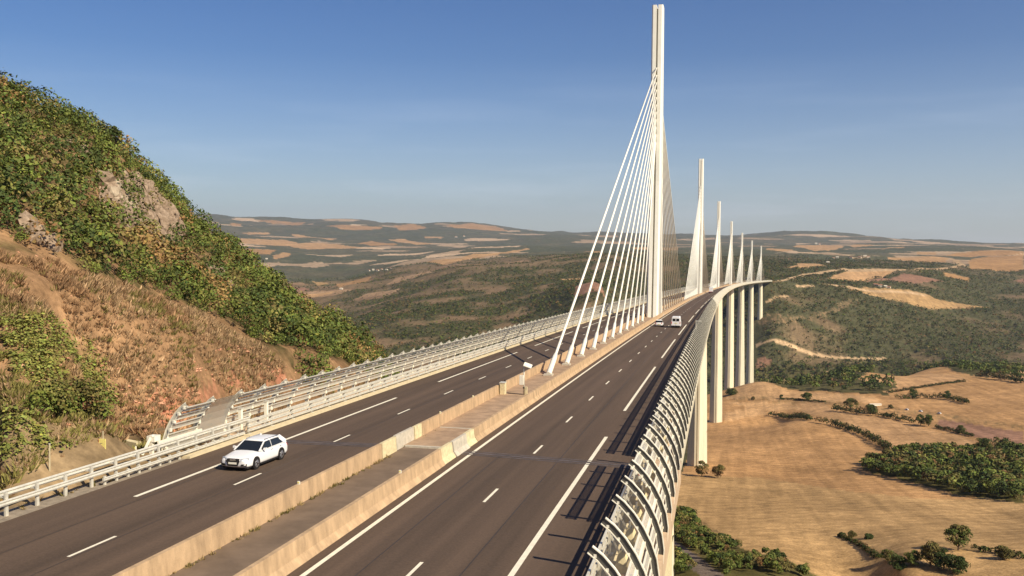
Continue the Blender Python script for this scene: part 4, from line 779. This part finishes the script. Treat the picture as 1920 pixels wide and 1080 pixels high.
# dry tufts on the bare slope and undergrowth on the green patches
x,y=scatter(120000,-75,-15.4,-255,-110); z=ground(x,y); m=np.ones(len(x),bool); D=np.hypot(x-CAM[0],y-CAM[1])
wn=np.zeros(len(x),bool)
for p in polyof('woodn'): wn|=inpoly(x,y,p)
gp=np.zeros(len(x),bool)
for p in polyof('greenpatch'): gp|=inpoly(x+(fbm(x/4,y/4,3)-.47)*4,y+(fbm(x/4,y/4,4)-.47)*4,p)
t=(~wn)&((fbm(x/5,y/5,31)>.36)|gp)&((x<-16.6)|((y<-205)&(x<-15.5)))&(D<170)&(~((x>-15.95)&(y>-223)&(y<-211))); x=x[t];y=y[t];z=z[t];gp=gp[t]; n=len(x)
r=.15+.32*rng.random(n)**2+gp*.14; col=np.where(gp[:,None],G2*.5+YG*.6,(np.array((.40,.265,.145))*(.5+.65*rng.random((n,1))))*np.where(fbm(x/9,y/9,201)[:,None]>.52,np.array((.82,.74,.70)),1)); gg=(~gp)&((rng.random(n)<.10)|((fbm(x/7,y/7,205)>.60)&(rng.random(n)<.6))); col[gg]=OL; vg=(~gp)&(x>-21)&(y<-209)&(rng.random(n)<.55); col[vg]=(OL*.7+YG*.4)
def blades(x,y,z,r,hh,col,k):
    n=len(x); a=rng.uniform(0,6.283,(n,k)); d=rng.random((n,k))**.6*r[:,None]; px=x[:,None]+np.cos(a)*d; py=y[:,None]+np.sin(a)*d; pz=np.repeat(z[:,None],k,1)-.03
    t=rng.uniform(0,3.1416,(n,k)); w=(hh[:,None]*.10+.018)*(.6+.8*rng.random((n,k))); H=hh[:,None]*(.5+.7*rng.random((n,k))); lx=np.cos(a)*H*.55+rng.normal(size=(n,k))*H*.3; ly=np.sin(a)*H*.55+rng.normal(size=(n,k))*H*.3
    p0=np.stack([px-np.cos(t)*w,py-np.sin(t)*w,pz],-1); p1=np.stack([px+np.cos(t)*w,py+np.sin(t)*w,pz],-1); p2=np.stack([px+lx,py+ly,pz+H],-1)
    c=col[:,None,:]*(.75+.5*rng.random((n,k,1))); return np.stack([p0,p1,p2],2).reshape(-1,3,3),np.clip(c.reshape(-1,3),0,1)
lf=gp; Q,c=leafcloud(np.stack([x,y,z+r*.4],1)[lf],np.stack([r,r,r],1)[lf],14,r[lf]*.17+.025,col[lf],cj=.35,shell=.3,up=1.1); tag(quads('undergrowth',Q,c),kind='stuff')
Q,c=blades(x[~lf],y[~lf],z[~lf],r[~lf]*1.1,r[~lf]*1.25,col[~lf]*1.05,16); tag(quads('dry_grass',Q,c),kind='stuff')
xs_=[];ys_=[]
for ss_,uu_,nn_ in(((-234,-208),-1.98,90),((-234,-210),1.45,70),((-300,-214),-14.6,160),((-203,-190),-1.95,20)):
    for _ in range(nn_):
        P_=road(random.uniform(*ss_),uu_+random.gauss(0,.07)*(4 if uu_<-10 else 1),0); xs_.append(P_)
P_=np.array(xs_); rr_=.05+.12*rng.random(len(P_)); Q,c=blades(P_[:,0],P_[:,1],P_[:,2]+.01,rr_,rr_*1.3,np.where(rng.random((len(P_),1))<.5,OL*.8,np.array((.30,.22,.10))),14); tag(quads('weeds',Q,c),kind='stuff')
# rubble on the slope
def rocks(name,x,y,z,r,m,parent=None,flat=.7):
    base=np.array([(1,0,0),(-1,0,0),(0,1,0),(0,-1,0),(0,0,1),(0,0,-1)],float); F=[(0,2,4),(2,1,4),(1,3,4),(3,0,4),(2,0,5),(1,2,5),(3,1,5),(0,3,5)]
    n=len(x); V=base[None]*(.55+.75*rng.random((n,6,1)))*r[:,None,None]; V=V+rng.normal(size=V.shape)*r[:,None,None]*.18; V[:,:,2]*=flat; V+=np.stack([x,y,z],1)[:,None,:]
    T=V[:,np.array(F)].reshape(-1,3,3); return quads(name,T,None,m,parent)
x,y=scatter(60000,-60,-16,-250,-110); m=np.zeros(len(x),bool)
for p in polyof('redstone'): m|=inpoly(x+(fbm(x/6,y/6,3)-.47)*8,y+(fbm(x/6,y/6,4)-.47)*8,p)
m|=(rng.random(len(x))<.06); m&=(x<-17.5)
for p in polyof('woodn'): m&=~inpoly(x,y,p)
x=x[m];y=y[m]; tag(rocks('rubble',x,y,ground(x,y),.05+.24*rng.random(len(x))**2.6,'stone'),kind='stuff')
# limestone outcrop: stacked faceted blocks on the slope
def outcrop(name,cx,cy,w,h,nb,label,ang,rs=1.0,m='rock'):
    import bmesh
    bm=bmesh.new(); ca,sa=math.cos(ang),math.sin(ang); zb=gz(cx,cy)
    for i in range(nb):
        a=random.uniform(-w/2,w/2); f=random.random(); 
        hh=h*(1-(abs(a)/(w/2))**2*.6)*f; d=random.uniform(-1.2,1.2)-f*1.5
        x=cx+a*ca-d*sa; y=cy+a*sa+d*ca; r=rs*random.uniform(.8,2.1)*(1.15-.4*f)
        q=bmesh.ops.create_icosphere(bm,subdivisions=2,radius=r,matrix=Matrix.Translation((x,y,gz(x,y)+hh*.55))@Matrix.Rotation(random.uniform(0,3),4,'Z')@Matrix.Diagonal((1.15,.8,random.uniform(.8,1.5),1)))
        for v in q['verts']:
            p=v.co; k=.30*r*(float(fbm(np.array([p.x*1.3+p.z]),np.array([p.y*1.3-p.z*.7]),5,3)[0])-.45)*3; v.co+=Vector((random.uniform(-.12,.12),random.uniform(-.12,.12),random.uniform(-.15,.15)))*r*1.2+Vector((k,k*.5,-k*.3))
    me=bpy.data.meshes.new(name); bm.to_mesh(me); bm.free(); o=link(name,me,m); return tag(o,label,'rock')
def crag(label):
    import bmesh
    bm=bmesh.new(); P=polyof('rockb')[0]; A_=np.array(P,float); x0,y0=A_.min(0); x1,y1=A_.max(0); k=0
    while k<420:
        x=random.uniform(x0,x1); y=random.uniform(y0,y1)
        if not inpoly(np.array([x]),np.array([y]),P)[0]: continue
        k+=1; r=random.uniform(.28,.75)*(1.9 if k%9==0 else 1)
        q=bmesh.ops.create_icosphere(bm,subdivisions=2,radius=r,matrix=Matrix.Translation((x,y,gz(x,y)+r*.5))@Matrix.Rotation(random.uniform(0,3),4,'Z')@Matrix.Rotation(random.uniform(-.3,.3),4,'X')@Matrix.Diagonal((.9,.65,random.uniform(1.0,1.9),1)))
        V=np.array([v.co[:] for v in q['verts']]); N=fbm(V[:,0]*1.7+V[:,2]*.9,V[:,1]*1.7-V[:,2]*.8,5,3)-.45
        for v,nn in zip(q['verts'],N): v.co+=Vector((nn*1.6+random.uniform(-.1,.1),nn*1.1+random.uniform(-.1,.1),random.uniform(-.15,.15)))*r
    me=bpy.data.meshes.new('rock_outcrop'); bm.to_mesh(me); bm.free(); return tag(link('rock_outcrop',me,'rock'),label,'rock')
crag('big craggy tan limestone outcrop jutting from the wooded slope, upper left')
outcrop('rock_outcrop',-62,-152,6,2,22,'reddish broken rock shelf left of the big outcrop',math.radians(120),.6,'rockdark')
outcrop('boulder_group',-41.2,-190.5,3.2,1.0,9,'small pale boulders at the wood edge on the far left of the slope',math.radians(50),.5)
outcrop('boulder_group',-70.0,-149.5,2.4,.9,6,'tiny pale rock ledge in the trees above the big outcrop',math.radians(50),.55)
outcrop('boulder_group',-55.2,-138,2.6,1.3,7,'small tan crag among the trees right of the big outcrop',math.radians(60),.6)
# generic tree builder
def tree(loc,h,w,label,cat='tree',name='broadleaf_tree',col=G1,n=16,leaf=120,ls=None,trunk=.28,group=None,mix=None,squash=1.0,crownbase=.3):
    x0,y0,z0=loc; e=empty(name,loc,0,label,cat,group); th=h*crownbase
    b=MB(); b.tube((0,0,-.4),(.04*h*.2,0,h*.62),h*.028+.05,h*.010+.02,n=7)
    for k in range(5):
        a=k*1.3+x0; r=w*.33; b.tube((0,0,th*(.75+.12*k)),(math.cos(a)*r,math.sin(a)*r,th+h*(.18+.07*k)),h*.012+.02,.02,n=5)
    b.build('trunk','bark',e)
    cen=[];rad=[]
    for k in range(n):
        a=random.uniform(0,6.28); f=random.random(); zz=th+(h-th)*(.10+.80*f); rr=w*.5*(math.sin(math.pi*min(1,(.22+.70*f)))**.7)*random.uniform(.25,.85); R=w*random.uniform(.15,.26)
        cen.append((rr*math.cos(a),rr*math.sin(a),zz)); rad.append((R,R,R*.8*squash))
    cen=np.array(cen);rad=np.array(rad); cc=np.array([col*random.uniform(.7,1.3) if mix is None or random.random()<.6 else mix*random.uniform(.8,1.2) for _ in range(n)])
    Q,c=leafcloud(cen,rad,leaf,np.full(n,ls or w*.032+.05),cc,cj=.3,shell=.5); o=quads('crown',Q,c,'leaf',e); return e
# roadside bushes on the left verge
for (x0,y0,h,w,cl,lab) in((-18.2,-213.6,3.0,3.6,OL*.85,'large olive brown bush behind the small yellow sign'),(-18.6,-216.6,1.8,3.2,YG*.8,'low yellow green bush left of the small yellow sign'),(-19.5,-221.5,2.4,4.2,G2,'green bush at the left edge beside the tall bare post')):
    tree((x0,y0,gz(x0,y0)-.1),h,w,lab,'bush','roadside_bush',cl,n=26,leaf=110,ls=.10,crownbase=.06,mix=G2)
# skyline trees on the hill that one can tell apart
sk_pts=[(-75.5,-133.5,4.6,2.2,'lone wind bent pine standing clear on the left skyline'),(-97,-146,3.0,3.4,'dark shrubby pine at the far left end of the skyline'),(-88,-140,2.4,2.8,'second small dark tree from the left on the skyline')]
for x0,y0,h,w,lab in sk_pts: tree((x0,y0,gz(x0,y0)-.2),h,w,lab,'tree','pine_tree',G3*.8,n=9,leaf=60,ls=.16,crownbase=.45)
# individual trees in the valley fields
T=BK['trees']; TLx=.8
TL={'pier1':(9,8.5,OL*.8,'dark tree standing at the foot of the second pier, left of a pair','tree',BR),'pier2':(7.5,9,BR*.75,'brownish open crowned tree beside the second pier, right of a pair','tree',OL),
 'lone':(10,12,G1*.85,'round dark green tree alone above the copse, casting a shadow on the field','tree',None),'big':(8,8.5,G1*.9,'bushy green tree standing in the olive field at lower right, near the hedge end','tree',OL),
 'b2':(6.5,7,OL*.8,'olive tree leading the thicket at the bottom right','tree',G1),'b3':(4.2,4.5,G1*.9,'small green tree at the left tip of the bottom right thicket','tree',None),'b4':(5.5,6,G3,'dark green tree at the right end of the bottom right thicket','tree',None),
 'b6':(3.2,4.2,OL*.8,'low shrub left of the bottom right thicket','bush',G1),'b8':(4.2,5,G3,'dark shrub in front of the bottom right thicket','bush',None),'b7':(5,6,G3,'dark round tree cut by the bottom edge of the view','tree',None),
 'b5':(3.6,5,OL*.8,'olive shrub in the hedge at the right edge of the view, lower field','bush',None),'h1':(8.5,12,G1*.8,'wide dark bush on the field line below the woods','tree',None),'h2':(9,9,G1*.8,'left of two dark trees in the upper hedge','tree',None),'h3':(10,9,G1*.8,'right and taller of two dark trees in the upper hedge','tree',None),
 'h4':(6,7,G1*.85,'round bush towards the right end of the upper hedge','bush',None),'h5':(10,13,OL*.7,'spreading tree at the left head of the upper hedge','tree',G1),'h6':(8,13,G1*.85,'wide green tree in the middle of the upper hedge','tree',None),'h7':(9,11,G1*.8,'round tree on the far field line right of centre','tree',None),
 'h8':(7,8,G3,'small dark tree on the far field line near the right edge','tree',None),'h9':(4,6,OL*.8,'little bush beside the country lane','bush',None),'p4':(8,16,G3,'low dark clump of bushes at the foot of the third pier','bush',OL),'s1':(7,9,OL*.75,'olive tree at the left point of the big copse','tree',G1),'s2':(7,8,G3,'dark tree second from the left point of the big copse','tree',None),
 'e1':(2,3,OL*.8,'tiny bush at the top of the dry ditch in the lower field','bush',None),'e2':(1.6,3,G3,'very small dark shrub left of the ditch top','bush',None),'e3':(1.6,3.4,G3,'small low shrub right of the ditch top','bush',None),'h10':(4,5,OL*.8,'small bush on the field line nearest the piers','bush',None),'h11':(5,5,G3,'small upright bush on the field line, second from the piers','bush',None)}
for k,(h,w,cl,lab,cat,mixc) in TL.items():
    x0,y0=T[k]; tree((x0,y0,gz(x0,y0)-.2),h,w,lab,cat,'broadleaf_tree' if cat=='tree' else 'field_bush',cl*TLx,n=22,leaf=130,crownbase=.05 if cat=='bush' else .12,mix=mixc,ls=w*.026+.05)
# hedges
HL={'hA':(5.5,4,'dark hedge in the large tan field, left length of the curved line'),'hB':(5.5,4.5,'long curved dark hedge dividing the large tan field, right length'),'hC':(6,5,'dense hedge along the upper field edge, left length'),'hD':(5,4.5,'middle length of the upper hedge between the wide tree and the pair'),'hE':(2.6,2.6,'thin hedge running down to the lone round tree'),
 'hF':(2.2,2.6,'low dark hedge on the field line right of the piers'),'hG':(5,5,'dark hedge by the pale pit on the far fields'),'hH':(3,3,'thin brown hedge crossing the far pale field'),'hI':(9,7,'row of dark trees on the far field edge at the right'),'hJ':(1.3,1.6,'ragged brown hedge along the ditch in the lower field'),'hK':(1.6,2.2,'low hedge running right from the bushy tree, lower right'),'hL':(3.2,4,'loose hedge at the right edge above the big copse')}
for k,(h,w,lab) in HL.items():
    pts=BK['hed'][k]; cen=[];rad=[]
    for (a,b) in zip(pts[:-1],pts[1:]):
        Ln=math.hypot(b[0]-a[0],b[1]-a[1]); m_=max(2,int(Ln/(w*.42)))
        for i in range(m_):
            f=(i+random.random())/m_; x0=a[0]+(b[0]-a[0])*f+random.uniform(-.5,.5)*w*.6; y0=a[1]+(b[1]-a[1])*f+random.uniform(-.5,.5)*w*.6; R=w*random.uniform(.4,.85); hh=h*random.uniform(.5,1.3)
            cen.append((x0,y0,gz(x0,y0)+hh*.45)); rad.append((R,R,hh*.55))
    cen=np.array(cen);rad=np.array(rad); Q,c=leafcloud(cen,rad,44,rad[:,0]*.17+.08,pick(len(cen),[4,1,5,1.2,3,.2])*.45,cj=.3,shell=.5); o=quads('hedge',Q,c); tag(o,lab,'hedge')
# copse, brow woods, bottom scrub
def wood(name,ks,n,h0,h1,leaf,box,cols,dens=.3,size=.10,wide=.36,cut=()):
    x,y=scatter(n,*box); m=np.zeros(len(x),bool)
    for k in ks: m|=inpoly(x,y,k)
    for k in cut: m&=~inpoly(x,y,k)
    m&=fbm(x/14,y/14,55)>dens; x=x[m];y=y[m]; h=rng.uniform(h0,h1,len(x)); r=h*wide*rng.uniform(.8,1.3,len(x)); z=ground(x,y)
    col=pick(len(x),cols)*.85; 
    cen=[];rad=[];cc=[]
    for j in range(3):
        o_=rng.normal(size=(len(x),2))*r[:,None]*.45*(j>0); f=(.60,.45,.72)[j]; s=(1,.75,.6)[j]
        cen.append(np.stack([x+o_[:,0],y+o_[:,1],z+h*f],1)); rad.append(np.stack([r*s,r*s,h*.34*s],1)); cc.append(col*(.8+.4*rng.random((len(x),1))))
    Q,c=leafcloud(np.concatenate(cen),np.concatenate(rad),leaf,np.concatenate([r*size*2+.05]*3),np.concatenate(cc),cj=.3,shell=.55); return tag(quads(name,Q,c),kind='stuff'),len(x)
sc=[p for c,p in BK['poly'] if c=='scrub']; big=[p for p in sc if max(q[1] for q in p)>250]; low=[p for p in sc if max(q[1] for q in p)<=250]
bb=lambda P:(min(q[0] for p in P for q in p),max(q[0] for p in P for q in p),min(q[1] for p in P for q in p),max(q[1] for p in P for q in p))
wood('copse',big,1800,4,9,34,bb(big),[5,4,3,1.2,2.8,.8],dens=.31)
wood('valley_scrub',low,1900,1.5,4.2,56,bb(low),[5,4,3,1.2,3,.6],dens=.36,cut=polyof('path')+[p for p in polyof('rough') if max(q[1] for q in p)<200])
wd=polyof('wood'); wood('brow_wood',wd,5200,7,13,16,bb(wd),[4,2,6,.5,1.5,0],dens=.30,size=.13)
# far bank woods: one low lump of leaf faces per tree
az=np.radians(rng.uniform(-35,21,170000)); R=np.exp(rng.uniform(math.log(1480),math.log(4300),170000)); keep=rng.random(170000)<(R/4300)**.5
az=az[keep];R=R[keep]; x=CAM[0]+R*np.sin(az);y=CAM[1]+R*np.cos(az); z=ground(x,y); c_,cls=cover(x,y,z); dark=c_.sum(1)
pr=np.clip((.36-dark)/.16,0.10,1)*np.where(az<-.1,.75,1)*(cls!=2)*(fbm(x/60,y/60,77)*1.6); k=rng.random(len(x))<pr; k&=~((np.abs(x-.5*KCURV*y*y)<14)&(y<2300)); x=x[k];y=y[k];z=z[k]; n=len(x); h=rng.uniform(3,7.5,n); r=h*rng.uniform(.42,.75,n)
col=pick(n,[4,1.2,5,1.8,3.6,0])*.66; Q,c=leafcloud(np.stack([x,y,z+h*.45],1),np.stack([r,r,h*.5],1),9,r*.42,col,cj=.25,shell=.7,up=.6); tag(quads('far_woods',Q,c),kind='stuff')
print('far trees',n)
# =============== far houses and field vehicles ===============
HB=BK['house']
places=['on the distant ridge, left one of two','on the distant ridge, right one of two','in the middle distance village, first from the left','in the middle distance village, second from the left','in the middle distance village, third from the left','in the middle distance village, fourth from the left','in the middle distance village, fifth from the left','at the right end of the middle distance village','alone just right of the farthest pylon','alone above the pale field','beside the motorway works, first from the left','beside the motorway works, second from the left','beside the motorway works, third from the left','at the right end of the motorway works row','in the left valley hamlet, westernmost','in the left valley hamlet, second from the left','in the left valley hamlet, third from the left','in the left valley hamlet, fourth from the left','in the left valley hamlet, fifth from the left','at the right end of the left valley hamlet','on the far left plateau, nearer the hill','on the far left plateau above the red field','on the distant left ridge, first of two','on the distant left ridge, second of two','on the slope below the left hamlet']
for i,(x0,y0) in enumerate(HB):
    sc_=1.0 if y0<6000 else 2.0; w,d,h=random.uniform(8,15)*sc_,random.uniform(7,9)*sc_,random.uniform(4,6)*sc_; e=empty('farmhouse',(x0,y0,gz(x0,y0)-.5),random.uniform(-.6,.6),'small pale house '+places[i],'house','far houses')
    b=MB(); b.box(-w/2,w/2,-d/2,d/2,0,h); b.build('wall','render',e)
    b=MB(); b.add([(-w/2-.4,-d/2-.4,h+.02),(w/2+.4,-d/2-.4,h+.02),(w/2+.4,d/2+.4,h+.02),(-w/2-.4,d/2+.4,h+.02),(-w/2-.4,0,h+d*.3),(w/2+.4,0,h+d*.3)],[(0,1,5,4),(2,3,4,5),(0,4,3),(1,2,5),(3,2,1,0)]); b.build('roof','roof' if i%3 else 'render',e)
    b=MB()
    for k in range(4): xx=-w/2+w*(k+.5)/4; b.box(xx-.5,xx+.5,-d/2-.06,-d/2+.02,h*.4,h*.7)
    b.build('window','glass',e)
VL=['small white car on the country lane in the fields, first from the left','small white car on the country lane, second from the left','small white car on the country lane, rightmost']
for (x0,y0),lab in zip(BK['veh'][:3],VL): hatch((x0,y0,gz(x0,y0)+.05),math.radians(25),lab,4.4,group='cars on the country lane',pitch=False)
x0,y0=BK['veh'][3]; e=empty('field_shelter',(x0,y0,gz(x0,y0)-.2),math.radians(20),'long low white shelter beside the country lane','shed'); b=MB(); b.box(-6,6,-1.6,1.6,0,1.9); b.build('wall','white',e); b=MB(); b.hexa([(-6.3,-1.9,1.92),(6.3,-1.9,1.92),(6.3,1.9,1.92),(-6.3,1.9,1.92)],[(-6.2,-.2,2.6),(6.2,-.2,2.6),(6.2,.2,2.6),(-6.2,.2,2.6)]); b.build('roof','render',e)
# =============== haze ===============
hb=MB(); hb.box(-31000,31000,-31000,31000,-420,1400)
hz=hb.build('haze',None); hm=bpy.data.materials.new('haze_air'); hm.use_nodes=True; t=hm.node_tree; t.nodes.clear(); o_=t.nodes.new('ShaderNodeOutputMaterial'); pv=t.nodes.new('ShaderNodeVolumePrincipled'); pv.inputs['Density'].default_value=3.0e-5; pv.inputs['Color'].default_value=(.80,.87,1.0,1); pv.inputs['Anisotropy'].default_value=.2
t.links.new(pv.outputs[0],o_.inputs['Volume']); hz.data.materials.append(hm); tag(hz,kind='stuff')
